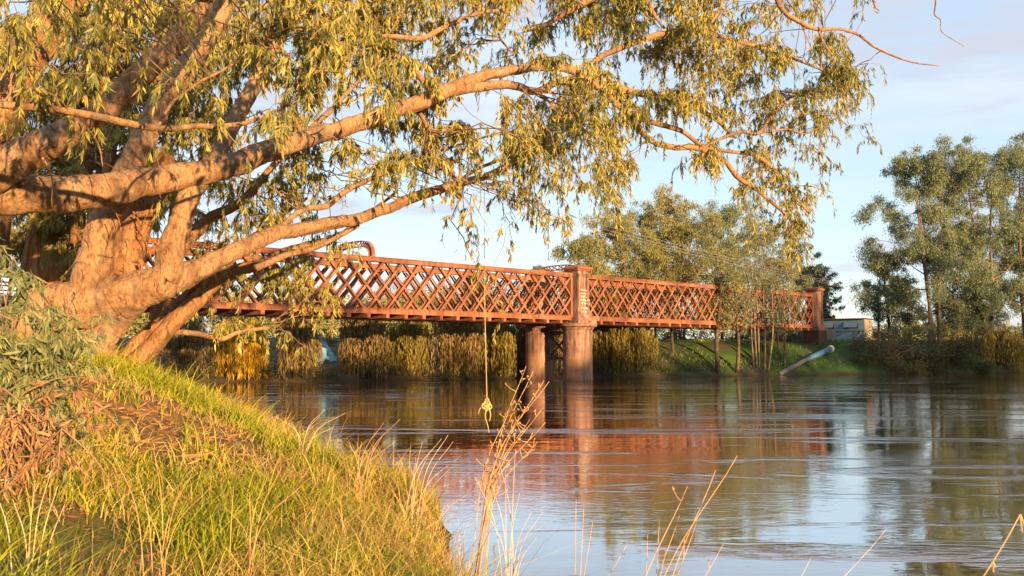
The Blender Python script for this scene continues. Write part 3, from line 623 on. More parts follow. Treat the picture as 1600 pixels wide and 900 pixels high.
# ------------------------------------------------------------------ second leaning tree and the broken stump
b2 = at(206, 572, 21.5); b2[2] = gz(b2[0], b2[1])
lean = empty('gum_tree', b2, 'slender twin-stemmed gum leaning out of the bank below the great tree', 'tree')
SK_P, SK_R = [], []
limb([(186, 592, 40, 21.5), (213, 566, 32, 21.5), (250, 527, 28, 21.6), (302, 474, 26, 22), (348, 432, 21, 22.6), (396, 416, 17, 23.2), (450, 392, 13, 24), (520, 372, 10, 25), (560, 345, 7, 25.6), (620, 300, 4, 26)], 'trunk', parent=lean, seed=40, mat='old_bark', rough=.1)
limb([(184, 588, 30, 21.8), (200, 552, 20, 21.8), (256, 494, 16, 22), (302, 450, 13, 22.4), (360, 400, 10, 23), (420, 350, 7, 23.8), (480, 310, 4, 24.4)], 'trunk', parent=lean, seed=41, mat='old_bark')
limb([(240, 500, 17, 20.6), (263, 425, 20, 20.4), (296, 376, 20, 20.4), (332, 338, 17, 20.8), (378, 314, 14, 21.2), (420, 268, 10, 21.8), (470, 215, 6, 22.4)], 'limb', parent=lean, seed=42, mat='old_bark')
limb([(255, 520, 10, 21.7), (300, 520, 10, 21.9), (345, 529, 9, 22.2), (375, 518, 7, 22.4), (420, 512, 5, 22.6)], 'limb', parent=lean, seed=43)
SKP, SKR = np.concatenate(SK_P), np.concatenate(SK_R)
cells2 = [(c * 50 + 25, (rw - 2) * 50 + 25, v) for rw, row in enumerate(MASK) for c, v in enumerate(row) if v and rw >= 7 and 5 <= c <= 11]
depth0 = depth
depth = lambda px, py, r: 21.5 + 3 * r.random()
tw, lf, nl = leafy(cells2, 31, .62); tw.build('twigs', M['twig'], lean); lf.build('crown', M['gum_leaf'], lean)

b3 = at(62, 470, 20.5); b3[2] = gz(b3[0], b3[1])
stump = empty('tree_stump', b3, 'tall broken stump with splintered top behind the young gum foliage', 'stump')
m = MB(); P = np.array([b3 - [0, 0, .4], at(64, 450, 20.5), at(66, 400, 20.5), at(70, 362, 20.5), at(72, 345, 20.5)])
m.tube(P, [.62, .5, .42, .36, .22], 18, 6, .16, seed=3); m.build('trunk', M['heart'], stump, smooth=True)
m = MB(); r = np.random.default_rng(3)
for k in range(9):
    q = at(50 + k * 5, 365, 20.5 - .25 + .06 * (k % 4)); m.tube([q, q + [r.normal() * .1, 0, .3], q + [r.normal() * .25, r.normal() * .1, .55 + .5 * r.random()]], [.06, .035, .006], 5)
m.build('splinters', M['heart'], stump)

# ------------------------------------------------------------------ rope swing
rp0 = at(757, 277, 26); rp = empty('rope_swing', [rp0[0], 26, .3], 'long tan rope swing hanging from a gum limb over the water with a knotted end', 'rope swing')
zt_, zk, ze = rp0[2], at(761, 632, 26)[2], at(765, 676, 26)[2]; xk = at(761, 632, 26)[0]
m = MB(); m.tube([[rp0[0], 26, zt_ + .1], [rp0[0] + .01, 26, (zt_ + zk) / 2], [xk, 26, zk]], [.008, .011, .014], 6, 6); m.build('rope', M['rope'], rp)
m = MB()
for k, (dx, dz, s) in enumerate([(0, .02, .1), (-.07, -.04, .085), (.06, -.06, .085), (0, -.1, .08), (.0, .12, .06)]):
    t = np.linspace(0, 6.283, 12); c = np.array([xk + dx, 26, zk + dz]); m.tube(np.stack([c[0] + s * .8 * np.cos(t), c[1] + s * .6 * np.sin(t + k), c[2] + s * np.sin(t) * .9], 1), .024, 6, closed=False)
m.build('knot', M['rope'], rp)
m = MB(); x0 = xk
m.tube([[x0 - .02, 26, zk - .1], [x0 - .05, 26.02, zk - .35], [x0 + .02, 26, zk - .6], [x0 + .06, 25.98, ze]], [.017, .016, .014, .009], 6, 5)
m.tube([[x0 + .06, 26, zk - .1], [x0 + .1, 26, zk - .3], [x0 + .07, 26.02, zk - .48]], [.022, .02, .012], 6, 5)
m.tube([[x0 - .1, 26, zk], [x0 - .2, 26, zk - .12], [x0 - .26, 26, zk - .28]], [.015, .013, .006], 5, 4); m.build('rope_tail', M['rope'], rp)

# ------------------------------------------------------------------ far trees
def far_gum(px, by, D, top, rx, mat, label, group, seed, stems=1, dense=1.0, bare=.25, lean_=0, bark='far_bark', name='gum_tree', leaf=(.22, .42), low=None):
    """px = trunk, top = picture row of the crown's top, rx = crown half width in picture columns"""
    r = np.random.default_rng(seed); b = at(px, by, D); b[2] = gz(b[0], b[1]) - .1
    ztop = at(px, top, D)[2]; H = ztop - b[2]; RX = rx / F * D * 1.1
    t = empty(name, b, label, 'tree', group); tr = MB(); lb = MB(); cr = MB()
    ends = []
    for s in range(stems):
        ox = (s - (stems - 1) / 2) * RX * .22; p0 = b + [ox * .5, r.normal() * .3, -.2]; tl = H * r.uniform(.72, .86)
        sway = r.normal() * RX * .14 + lean_ * tl + ox * .9; r0 = (.013 * H + .05) / math.sqrt(stems)
        P = np.array([p0, p0 + [sway * .2 + r.normal() * .15, r.normal() * .2, tl * .3], p0 + [sway * .6 + r.normal() * .25, r.normal() * .3, tl * .65], p0 + [sway, r.normal() * .4, tl]])
        P2, r2 = spline(P, np.array([r0, r0 * .8, r0 * .5, r0 * .16]), 6); tr.tube(P2, r2, 8, 0, .08, seed=seed + s)
        nb = max(6, int(22 / stems))
        for k in range(nb):
            u = bare + (1 - bare) * (k + r.random()) / nb; j = min(int(u * (len(P2) - 1)), len(P2) - 1); Q = P2[j]
            a = r.random() * 6.283; env = RX * (math.sin(math.pi * min(1, .16 + .84 * (u - bare) / (1.001 - bare) * .86)) ** .65)
            rad = env * r.uniform(.35, .95); E = np.array([Q[0] + rad * math.cos(a), Q[1] + rad * math.sin(a), Q[2] + H * r.uniform(.03, .17)])
            Mi = (Q + E) / 2 + [0, 0, -.02 * H]
            lb.tube(np.array([Q, Mi, E]), [r2[j] * .55, r2[j] * .3, .02], 5, 4); ends.append((E, r.uniform(.55, 1.1)))
            if r.random() < .6: E2 = Mi + [r.normal() * .2 * RX, r.normal() * .2 * RX, .05 * H * r.random()]; lb.tube(np.array([Mi, E2]), [.03, .015], 4, 2); ends.append((E2, r.uniform(.4, .8)))
        ends.append((P2[-1], .9))
    P, DD = [], []
    for E, q in ends:
        R_ = RX * .36 * q
        for k in range(6):                                              # each bough ends in several ragged hanging tufts
            c = E + r.normal(size=3) * [R_ * .8, R_ * .8, R_ * .55]; rr = R_ * r.uniform(.22, .5)
            n = int(dense * 450 * q * (rr / .8) ** 1.6 + 14 * min(1, dense))
            g = r.normal(size=(n, 3)) * [rr * .62, rr * .62, rr * .42]; g[:, 2] -= rr * .9 * r.random(n) ** 2 * (1.2 + r.random())
            P.append(c + g); d = r.normal(size=(n, 3)) * .5; d[:, 2] -= .9; DD.append(d)
            if k < 2: lb.tube(np.array([E, (E + c) / 2 + [0, 0, .1], c]), [.03, .02, .008], 4, 2)
    P = np.concatenate(P); ll = r.uniform(*leaf, len(P)); kites(cr, P, np.concatenate(DD), ll, ll * r.uniform(.18, .32, len(P)), r)
    tr.add(np.concatenate(lb.v), lb.f); tr.build('trunk', M[bark], t, smooth=True); cr.build('crown', M[mat], t)
    return t
G1 = 'gums standing in front of the bridge'; G2 = 'gums behind the bridge'; G3 = 'tall gums beside the shed'
far_gum(1462, 578, 116, 200, 70, 'far_gum_a', 'tall green gum leaning over tangled scrub, closest of its stand to the shed', G3, 101, 3, 1.5, .03)
far_gum(1538, 576, 119, 190, 72, 'far_gum_a', 'tall many-stemmed gum in the middle of the stand of three', G3, 102, 3, 1.4, .08)
far_gum(1612, 576, 121, 165, 76, 'far_gum_a', 'tallest olive gum at the edge of the picture above the yellow willow', G3, 103, 2, 1.3, .2)
far_gum(1392, 572, 124, 372, 40, 'far_gum_c', 'thin small gum beside the power pole, sky showing through its crown', G3, 104, 1, .75, .3)
far_gum(1640, 576, 124, 230, 60, 'far_gum_a', 'broad gum partly cut off by the picture edge', G3, 105, 2, 1.0, .3)
far_gum(905, 560, 104, 330, 46, 'far_gum_b', 'sunlit olive gum rising just behind the pier pillar', G2, 110, 2, .7, .3)
far_gum(975, 560, 108, 286, 54, 'far_gum_b', 'tallest sunlit gum above the bridge, orange on its crown', G2, 111, 2, .75, .3)
far_gum(1062, 560, 112, 286, 54, 'far_gum_b', 'round-crowned gum above the middle of the shaded span', G2, 112, 3, .75, .32)
far_gum(1125, 560, 118, 300, 50, 'far_gum_a', 'darker green gum between the round-crowned gum and the slender white-stemmed gum', G2, 113, 2, .8, .3)
far_gum(1020, 558, 116, 305, 56, 'far_gum_b', 'broad sunlit gum filling the gap between the tallest and the round-crowned gum', G2, 118, 2, .6, .3)
far_gum(1195, 556, 122, 318, 52, 'far_gum_b', 'warm-topped gum behind the slender pale-stemmed gum', G2, 119, 2, .6, .3)
far_gum(1240, 555, 126, 350, 34, 'far_gum_c', 'small sparse gum left of the end pillar', G2, 114, 1, .8, .3)
far_gum(1283, 552, 134, 392, 30, 'far_gum_c', 'narrow dark gum rising just behind the end pillar', G2, 115, 1, 1.3, .15)
far_gum(832, 545, 150, 404, 18, 'far_gum_a', 'tiny distant gum peeping over the top chord left of the pier', G2, 116, 1, 1.0, .4)
far_gum(738, 545, 150, 404, 20, 'far_gum_b', 'small rounded distant tree above the sunlit top chord', G2, 117, 1, 1.2, .4)
far_gum(1052, 589, 99, 402, 26, 'far_gum_c', 'dark-trunked slim gum seen under the deck beside the narrow willow', G2, 120, 1, .12, .5, bark='dark_bark')
far_gum(1122, 582, 96.2, 340, 40, 'far_gum_b', 'leaning slender gum with drooping olive crown before the shaded span', G1, 121, 1, .2, .4, .03, bark='dark_bark')
far_gum(1150, 588, 97.6, 380, 30, 'far_gum_c', 'sparse whip-thin gum at the water edge', G1, 122, 1, .14, .42, bark='dark_bark')
far_gum(1188, 580, 100, 330, 46, 'far_gum_c', 'slender pale-stemmed gum with five spreading stems before the shaded span', G1, 123, 5, .13, .42, bark='far_bark')
far_gum(1222, 572, 102.5, 420, 26, 'far_gum_c', 'low bushy gum hiding the end of the lattice beside the end pillar', G1, 124, 2, .16, .4, bark='dark_bark')

def willow(px, by, D, top, rx, mat, label, group, seed, n=300, k_=1.9, trunk=True, bottom=.0):
    r = np.random.default_rng(seed)
    for D in np.arange(70, 125, .25):                                    # the tree stands just above the water's edge
        b = at(px, by, D)
        if sdist(b[None, :2], FAR)[0] > .9 + 1.6 * r.random(): break
    b[2] = gz(b[0], b[1]) - .05; zt = at(px, top, D)[2]; H = zt - max(b[2], 0); RX = rx / F * D
    t = empty('willow_tree', b, label, 'tree', group); cr = MB(); lb = MB()
    tr = MB(); tr.tube([b - [0, 0, .3], b + [r.normal() * .2, 0, H * .35], b + [r.normal() * .3, 0, H * .6]], [.3, .24, .16], 9, 5, .1, seed=seed); 
    for k in range(9):
        a = r.random() * 6.28; q = b + [0, 0, H * r.uniform(.3, .58)]; e = b + [RX * .6 * math.cos(a), RX * .5 * math.sin(a), H * r.uniform(.72, .95)]
        lb.tube([q, (q + e) / 2 + [0, 0, .06 * H], e], [.12, .07, .03], 5, 4)
    tr.add(np.concatenate(lb.v), lb.f); tr.build('trunk', M['dark_bark'], t, smooth=True)
    P, Dv, Ls, Ws = [], [], [], []
    lobes = [(x_ * RX, r.normal() * .3 * RX, (1.02 - .5 * abs(x_) ** 1.6) * r.uniform(.85, 1.0), r.uniform(.26, .42) * RX) for x_ in r.uniform(-.72, .72, 10)]
    for k in range(int(n * k_)):
        lx, ly, lz, lr = lobes[r.integers(len(lobes))]; a = r.random() * 6.283; u = r.random() ** .5
        x, y = lx + lr * u * math.cos(a), ly + lr * u * math.sin(a); z0 = 1.22 * H * lz * (1 - .32 * u * u) - .1 * H * r.random()
        end = H * (bottom + .75 * r.random() ** 2); ln = max(z0 - end, .5) * r.uniform(.6, 1.0)
        m_ = max(4, int(ln / .42)); tt = np.linspace(0, 1, m_)
        sx, sy = r.normal() * .12, r.normal() * .12
        pts = np.stack([b[0] + x + sx * tt * ln * .4 + r.normal(size=m_) * .05, b[1] + y + sy * tt * ln * .4, b[2] * .5 + z0 + H * .02 - tt * (ln + b[2] * .5)], 1)
        P.append(pts); dd = r.normal(size=(m_, 3)) * .16; dd[:, 2] -= 1; Dv.append(dd); Ls.append(np.full(m_, .62) * r.uniform(.7, 1.2, m_)); Ws.append(r.uniform(.06, .15, m_))
    P = np.concatenate(P); P[:, 2] = np.maximum(P[:, 2], .4 + .5 * r.random(len(P))); kites(cr, P, np.concatenate(Dv), np.concatenate(Ls), np.concatenate(Ws), r)
    cr.build('crown', M[mat], t); return t
ug = MB(); r = np.random.default_rng(66)
for k in range(150):
    x = r.uniform(-34, 20); y = np.interp(x, FAR[:, 0], FAR[:, 1]) + r.uniform(-.2, 1.6) ; c = np.array([x, y, max(gz(x, y), 0) + .1]); q = r.random() ** 2
    cluster(ug, c + [0, 0, .25 + .6 * q], .35 + .8 * q, int(30 + 60 * q), r, (.15, .4), .22, -.4 if k % 2 else .3)
for v_ in ug.v: v_[:, 2] = np.maximum(v_[:, 2], .02)
tag(ug.build('undergrowth', M['shrub']), 'dark reeds and low growth along the far waterline', kind='stuff')
GW = 'willows along the far bank'
for k, (px, by, D, top, rx, mt, lab, n) in enumerate([
    (374, 595, 79, 500, 52, 'willow_y', 'brilliant yellow willow trailing to the water near the gum trunk', 620),
    (300, 592, 82, 490, 46, 'willow_b', 'grey-brown bare willow beside the yellow willow on the gum tree side', 340),
    (455, 590, 86, 482, 50, 'willow_b', 'dull brown willow set back between the yellow willow and the pale blue sheet', 380),
    (566, 592, 83, 470, 46, 'willow_b', 'brown willow just past the pale blue sheet', 460),
    (640, 590, 87, 488, 40, 'willow_g', 'olive-brown willow under the middle of the sunlit span', 460),
    (706, 591, 88, 462, 46, 'willow_b', 'tawny willow behind the hanging rope, on its open side', 420),
    (772, 591, 90, 484, 38, 'willow_g', 'olive willow directly behind the hanging rope', 460),
    (842, 589, 93, 462, 48, 'willow_b', 'dark brown willow behind the twin piers', 380),
    (952, 586, 96, 470, 46, 'willow_g', 'yellow-green willow right beside the near pier', 460),
    (1000, 584, 100, 500, 30, 'willow_g', 'narrow yellow-green willow next to the dark-trunked gum', 280),
    (1560, 579, 113, 505, 44, 'willow_g', 'yellow-brown willow at the foot of the tall gums', 560)]):
    willow(px, by, D, top, rx, mt, lab, GW, 300 + k, n)

def shrub(px, by, D, top, rx, mat, label, seed, n=900, sticks=6, group='scrub along the far bank', name='shrub', leaf=(.22, .42)):
    r = np.random.default_rng(seed)
    if px > 1340:                                                       # scrub that spills down to the water
        for D in np.arange(100, 125, .25):
            if sdist(at(px, by, D)[None, :2], FAR)[0] > 1.2: break
    b = at(px, by, D); b[2] = gz(b[0], b[1]); H = at(px, top, D)[2] - b[2]; RX = rx / F * D * 1.1
    t = empty(name, b, label, 'shrub', group); fo = MB(); st = MB()
    for k in range(24):
        a = r.random() * 6.283; u = r.random() ** .6; c = b + [RX * u * math.cos(a), RX * .6 * u * math.sin(a), H * (1 - .55 * u * u) * r.uniform(.05, .9)]
        cluster(fo, c, RX * r.uniform(.2, .42), n // 18, r, leaf, .26, .1)
        st.tube([b, (b + c) / 2 + [0, 0, .1 * H], c], [.05, .035, .012], 4, 3)
    for k in range(sticks):
        a = r.random() * 6.283; e = b + [RX * 1.1 * math.cos(a), -RX * .5 * abs(math.sin(a)), H * r.uniform(.1, .9)]; st.tube([b, (b + e) / 2 + [0, 0, .2 * H], e], [.06, .045, .015], 4, 4)
    if px > 1340:                                                       # low skirts hanging over the water's edge
        for k in range(12):
            c = b + [RX * r.uniform(-1.1, 1.1), -r.uniform(.4, 1.6), .1]; c[2] = max(gz(c[0], c[1]), 0) + r.uniform(.2, .8); cluster(fo, c, r.uniform(.6, 1.1), 130, r, leaf, .26, .2)
    V = fo.v
    for q in range(len(V)): V[q][:, 2] = np.maximum(V[q][:, 2], .03)
    st.build('stems', M['far_bark'], t); fo.build('foliage', M[mat], t); return t
for k, a in enumerate([
    (1382, 574, 114, 500, 46, 'shrub_b', 'dusty olive-brown bush spilling down the bank beside the shed', 2600, 14),
    (1436, 578, 113, 508, 40, 'shrub', 'dark green bush under the tallest gums', 2200, 10),
    (1494, 578, 114, 508, 42, 'shrub', 'shadowy bush between the dark green bush and the yellow-brown willow', 2200, 6),
    (1606, 578, 114, 505, 40, 'shrub_b', 'brown bush at the picture edge under the olive gum', 2000, 4),
    (1290, 580, 109.5, 562, 18, 'shrub', 'low grey-green scrub clump below the shed', 350, 4),
    (1330, 580, 110, 558, 22, 'shrub', 'low scrub clump between the blue pipe and the olive-brown bush', 400, 4),
    (606, 592, 86, 535, 26, 'shrub', 'dark green bush between the first two brown willows past the blue sheet', 700, 5),
    (742, 591, 89, 540, 24, 'shrub', 'low dark bush in the gap beside the hanging rope', 600, 5),
    (812, 590, 91, 530, 26, 'shrub_b', 'brown twiggy bush in front of the dark brown willow', 700, 7),
    (670, 591, 88, 548, 20, 'shrub_b', 'small brown bush under the olive-brown willow', 450, 6),
    (430, 594, 79.5, 578, 26, 'shrub', 'low dark green bush at the waterline beside the yellow willow', 420, 2),
    (255, 596, 76, 540, 34, 'shrub_b', 'grey bush on the far bank glimpsed under the leaning gum', 700, 4),
    (500, 588, 92, 525, 40, 'shrub', 'dark bush standing above the pale blue sheet', 700, 2),
    (1075, 570, 112, 528, 40, 'shrub', 'green bush on the grassy bank beneath the shaded span', 700, 3),
    (1010, 570, 110, 530, 36, 'shrub_b', 'brown bush behind the narrow yellow-green willow', 600, 3),
    (1150, 560, 122, 520, 30, 'shrub_b', 'tawny bush seen under the deck behind the slender gums', 500, 3),
    (1215, 560, 124, 528, 24, 'shrub_b', 'straw-coloured bush under the deck close to the abutment', 400, 3)]):
    shrub(a[0], a[1], a[2], a[3], a[4], a[5], a[6], 400 + k, a[7], a[8])
# dead boughs lying in the scrub
r = np.random.default_rng(5); b = at(1425, 581, 109.5); b[2] = gz(b[0], b[1]); t = empty('fallen_bough', b, 'tangle of pale dead branches on the waterline under the tall gums', 'branch'); m = MB()
for k in range(16):
    p = b + [r.normal() * 1.6, r.normal() * .5, .1]; e = p + [r.normal() * 2.2, -abs(r.normal()) * .8, r.uniform(.5, 2.6)]; mi = (p + e) / 2 + r.normal(size=3) * .3
    m.tube([p, mi, e], [.07, .05, .02], 5, 4); m.tube([mi, mi + [r.normal() * .8, -.2, r.uniform(.2, 1)]], [.035, .012], 4, 2)
m.build('bough', M['far_bark'], t)
b = at(1232, 552, 116); b[2] = gz(b[0], b[1]); t = empty('driftwood_heap', b, 'heap of flood wood lying under the end of the deck', 'driftwood'); m = MB()
for k in range(14):
    p = b + [r.normal() * 2.0, r.normal() * .6, .1 + .4 * r.random()]; m.tube([p, p + [r.normal() * 1.4, r.normal() * .5, r.normal() * .35 + .15]], [.12, .07], 6, 3)
m.build('log', M['timber'], t)

# distant woodland behind the willows, one mass
wd = MB(); r = np.random.default_rng(8); st = MB()
for k in range(95):
    u = r.random(); px = 150 + 1750 * u; D = np.interp(px, [150, 700, 1000, 1300, 1900], [112, 128, 146, 170, 190]) + r.uniform(0, 22)
    top = np.interp(px, [150, 380, 560, 760, 880, 1000, 1290, 1420, 1900], [450, 455, 462, 440, 430, 440, 520, 505, 490]) + r.normal() * 7
    b = at(px, 540, D); b[2] = gz(b[0], b[1]); H = at(px, top, D)[2] - b[2]
    for q in range(7):
        cluster(wd, b + [r.normal() * 2.4, r.normal() * 1.5, H * r.uniform(.1, .82)], H * r.uniform(.13, .26) + .5, 130, r, (.5, 1.0), .3, .3)
tag(wd.build('distant_woodland', M['far_gum_b']), 'distant scrubby woodland on the plain beyond the far bank', 'woodland', kind='stuff')

# ------------------------------------------------------------------ shed, pipe, pole, sheet
th = R(-38); sc = at(1321, 548, 120); sz = gz(sc[0], sc[1]); zt = at(1321, 500, 120)[2]; sz -= .4
shed = empty('pump_shed', (sc[0], sc[1], sz), 'flat-roofed pale blue-grey pump shed with two awning windows above the bank', 'shed')
cs, sn = math.cos(th), math.sin(th)
def S(x, y, z): return np.array([sc[0] + x * cs - y * sn, sc[1] + x * sn + y * cs, z])
Wd, Dp, Hh = 6.0, 3.4, zt - sz
m = MB(); m.box(S(0, 0, sz + Hh / 2), (Wd, Dp, Hh), rz=th); m.build('wall', M['shed'], shed)
m = MB(); m.box(S(Wd / 2 + .03, 0, sz + Hh / 2), (.05, Dp - .02, Hh - .02), rz=th); m.build('side_wall', M['shed_side'], shed)
m = MB(); m.box(S(0, -.1, sz + Hh + .07), (Wd + .4, Dp + .6, .14), rz=th); m.build('roof', M['dark_iron'], shed)
m = MB(); m.box(S(0, -Dp / 2 - .03, sz + Hh * .48), (Wd, .05, .09), rz=th); m.build('wall_rail', M['dark_iron'], shed)
for x in (-1.75, 1.35):
    m = MB(); m.box(S(x, -Dp / 2 - .02, sz + Hh * .76), (1.8, .04, .85), rz=th); w = m.build('window', M['dark_iron'], shed)
    m = MB(); p0, p1 = S(x, -Dp / 2 - .06, sz + Hh * .76 + .42), S(x, -Dp / 2 - .55, sz + Hh * .76 - .32); m.beam(p0, p1, 1.75, .05, S(1, 0, 0) - S(0, 0, 0)); m.build('awning_pane', M['glass'], w)
m = MB(); m.tube([S(2.7, -Dp / 2 - .12, sz + Hh * .45), S(1.9, -Dp / 2 - .25, sz + .5)], [.07, .07], 8); m.build('drain_pipe', M['white'], shed)
p0, p1, p2 = hit(1226, 583), hit(1261, 567), hit(1298, 551)
for p in (p1, p2): p[2] += .45
p0[2] = max(p0[2], 0) + .2; p1 = (p0 + p2) / 2 + [0, 0, .12]
ip = empty('intake_pipe', p0, 'thick blue and grey intake pipe sloping down the far bank into the river', 'pipe')
m = MB(); m.tube([p0 - (p1 - p0) * .2, p1], [.27, .27], 14); m.build('concrete_sleeve', M['concrete'], ip, smooth=True)
m = MB(); m.tube([p1 - (p1 - p0) * .04, p2], [.34, .34], 16); m.build('blue_pipe', M['blue'], ip, smooth=True)
m = MB(); m.tube([p2 - (p2 - p1) * .03, p2 + (p2 - p1) * .03], [.42, .42], 16); m.build('flange', M['white'], ip)

def power_pole(x, y, ztop, label):
    pz = gz(x, y); pole = empty('power_pole', (x, y, pz), label, 'pole', 'poles of the power line')
    m = MB(); m.tube([[x, y, pz - .5], [x, y, ztop]], [.19, .13], 10); m.build('shaft', M['timber'], pole)
    m = MB(); m.box((x, y - .2, ztop - .35), (2.3, .13, .16)); m.build('crossarm', M['timber'], pole)
    for k in (-1.0, 0.0, 1.0):
        m = MB(); m.lathe([(.05, 0), (.08, .08), (.05, .14), (.07, .2), (.02, .26)], (x + k, y - .2, ztop - .27), 8); m.build('insulator', M['white'], pole)
    return [np.array([x + k, y - .2, ztop - .03]) for k in (-1.0, 0.0, 1.0)]
pp = at(1374, 545, 128)
Aw = power_pole(pp[0], pp[1], at(1374, 456, 128)[2], 'wooden power pole with one crossarm standing behind the shed')
Bw = power_pole(-19.5, 25, 12.2, 'wooden power pole on the near bank behind the great gum')
for k in range(3):
    tt = np.linspace(0, 1, 30)[:, None]; P = Aw[k] + (Bw[k] - Aw[k]) * tt; P[:, 2] -= .7 * 4 * (tt * (1 - tt))[:, 0]
    m = MB(); m.tube(P, .013, 4); tag(m.build('power_wire', M['wire']), 'thin sunlit power wire strung high above the bridge to the pole', 'wire', 'wires of the power line')
# pale blue sheet and post under the willows
q = at(508, 590, 83.5); q[2] = gz(q[0], q[1]); t = empty('tarpaulin', q, 'crumpled pale blue sheet lying on the far bank below the willows', 'sheet'); m = MB()
n_ = 9; uu, vv = np.meshgrid(np.linspace(-1, 1, n_), np.linspace(0, 1, n_)); r = np.random.default_rng(2)
V = np.stack([q[0] + uu.ravel() * .95 * (1.2 - .5 * vv.ravel()) - .45 * vv.ravel(), q[1] + 1.4 * vv.ravel(), q[2] + .25 + 2.6 * vv.ravel() * (.75 - .35 * uu.ravel()) + .12 * r.normal(size=n_ * n_)], 1)
i = (np.arange(n_ - 1)[:, None] * n_ + np.arange(n_ - 1)[None, :]).ravel(); m.add(V, np.stack([i, i + 1, i + n_ + 1, i + n_], 1)); m.add(V + [0, .06, -.03], np.stack([i + n_, i + n_ + 1, i + 1, i], 1)); m.build('sheet', M['tarp'], t, smooth=True)
q = at(494, 592, 80.5); q[2] = gz(q[0], q[1]); t = empty('mooring_post', q, 'leaning dark old post with a cross spar beside the pale blue sheet', 'post'); m = MB()
m.tube([q - [0, 0, .4], q + [-.15, 0, .9], q + [-.3, 0, 1.9]], [.16, .13, .1], 8, 3); m.build('shaft', M['dark_bark'], t)
m = MB(); m.tube([q + [-.7, -.1, 1.45], q + [.35, -.1, 1.65]], [.07, .06], 6); m.build('spar', M['dark_bark'], t)

# ------------------------------------------------------------------ near bank plants
def px_of(P):
    v = P - CAM; dep = v @ _f; return 800 + F * v[:, 0] / dep, 450 - F * (v @ _u) / dep, dep
def scatter(n, r, y0, y1, xlo=-15, xhi=3, p=1.0):
    """points on the near bank, closer together towards the camera"""
    Y = y0 * (y1 / y0) ** (r.random(n) ** p); X = xlo + (xhi - xlo) * r.random(n)
    X = Y * (-.68 + .95 * r.random(n)); P = np.column_stack([X, Y]); d = sdist(P, NEAR); Zg = ground(P)
    k = (d > .02) & (Zg > .03); return np.column_stack([P, Zg])[k], d[k]
r = np.random.default_rng(50)
P, d = scatter(330000, r, 2.6, 30)
gn = fbm(P, .9, 70); gn2 = fbm(P, 2.6, 71); dist = P[:, 1]
mid = np.exp(-((dist - 11.8) / 1.7) ** 2) * np.clip((d - 1.6) / 1.5, 0, 1)       # worn litter strip across the middle of the bank
keep = (gn + .6 * gn2 - .95 * mid + .75 > r.random(len(P)) * 1.1) & (r.random(len(P)) < .8)
Pg, dg = P[keep], dist[keep]; n = len(Pg)
H = r.uniform(.05, .21, n) * (1 + .8 * (r.random(n) < .14)) * np.clip(1 + 1.1 * fbm(Pg, 1.9, 72), .35, 2.2) * np.clip(1.15 - .0 * dg, .7, 1.4); W = r.uniform(.0045, .009, n) * (1 + dg / 9)
gb = MB(); blades(gb, Pg, np.maximum(H, .05), W, r.uniform(.2, 1.1, n), r); print('grass', n)
tag(gb.build('grass', M['grass']), 'short green grass on the near bank', kind='stuff', cat=None)
P, d = scatter(150000, r, 2.6, 28); dist = P[:, 1]
edge = np.exp(-(d / 2.3) ** 2); st_n = fbm(P, 1.1, 80)
k = r.random(len(P)) < np.clip(.08 + .95 * edge + .35 * st_n, .03, 1) * .7
Ps, ds, es = P[k], dist[k], edge[k]; n = len(Ps)
H = r.uniform(.12, .44, n) * (.6 + 1.7 * es * r.random(n) ** 1.6) * np.where(r.random(n) < .05, 1.7, 1); W = r.uniform(.003, .0065, n) * (1 + ds / 9)
sb = MB(); blades(sb, Ps, H, W, r.uniform(.25, 1.4, n), r); print('straw', n)
tag(sb.build('dry_grass', M['straw']), 'straw coloured dry grass along the water edge', kind='stuff')
X = r.uniform(9, 75, 26000); Y = r.uniform(90, 126, 26000); P = np.column_stack([X, Y]); d = sdist(P, FAR); k = (d > .3) & (d < 9) & (fbm(P, .5, 91) + .35 > r.random(len(P)) * .8)
P = np.column_stack([P, ground(P)])[k]; n = len(P); fb = MB(); blades(fb, P, r.uniform(.18, .55, n), r.uniform(.05, .11, n), r.uniform(.3, 1.2, n), r)
tag(fb.build('bank_grass', M['far_grass']), 'rough grass on the far bank beneath the bridge end', kind='stuff')
# fallen leaves and bark litter
P, d = scatter(60000, r, 3.5, 26); dist = P[:, 1]; mid = np.exp(-((dist - 11.2) / 2.2) ** 2) * np.clip((d - 1.2) / 1.5, 0, 1)
k = r.random(len(P)) < .05 + .55 * mid; Pl = P[k] + [0, 0, .015]; n = len(Pl)
D = r.normal(size=(n, 3)); D[:, 2] = .15 * np.abs(r.normal(size=n)); lb = MB(); lances(lb, Pl, D, r.uniform(.09, .2, n), r.uniform(.014, .026, n), r)
D = r.normal(size=(900, 3)); D[:, 2] *= .12; kk = r.integers(0, n, 900); lances(lb, Pl[kk], D, r.uniform(.2, .55, 900), r.uniform(.012, .03, 900), r)
tag(lb.build('leaf_litter', M['dry_leaf']), 'brown fallen gum leaves and bark strips on the bank', kind='stuff')

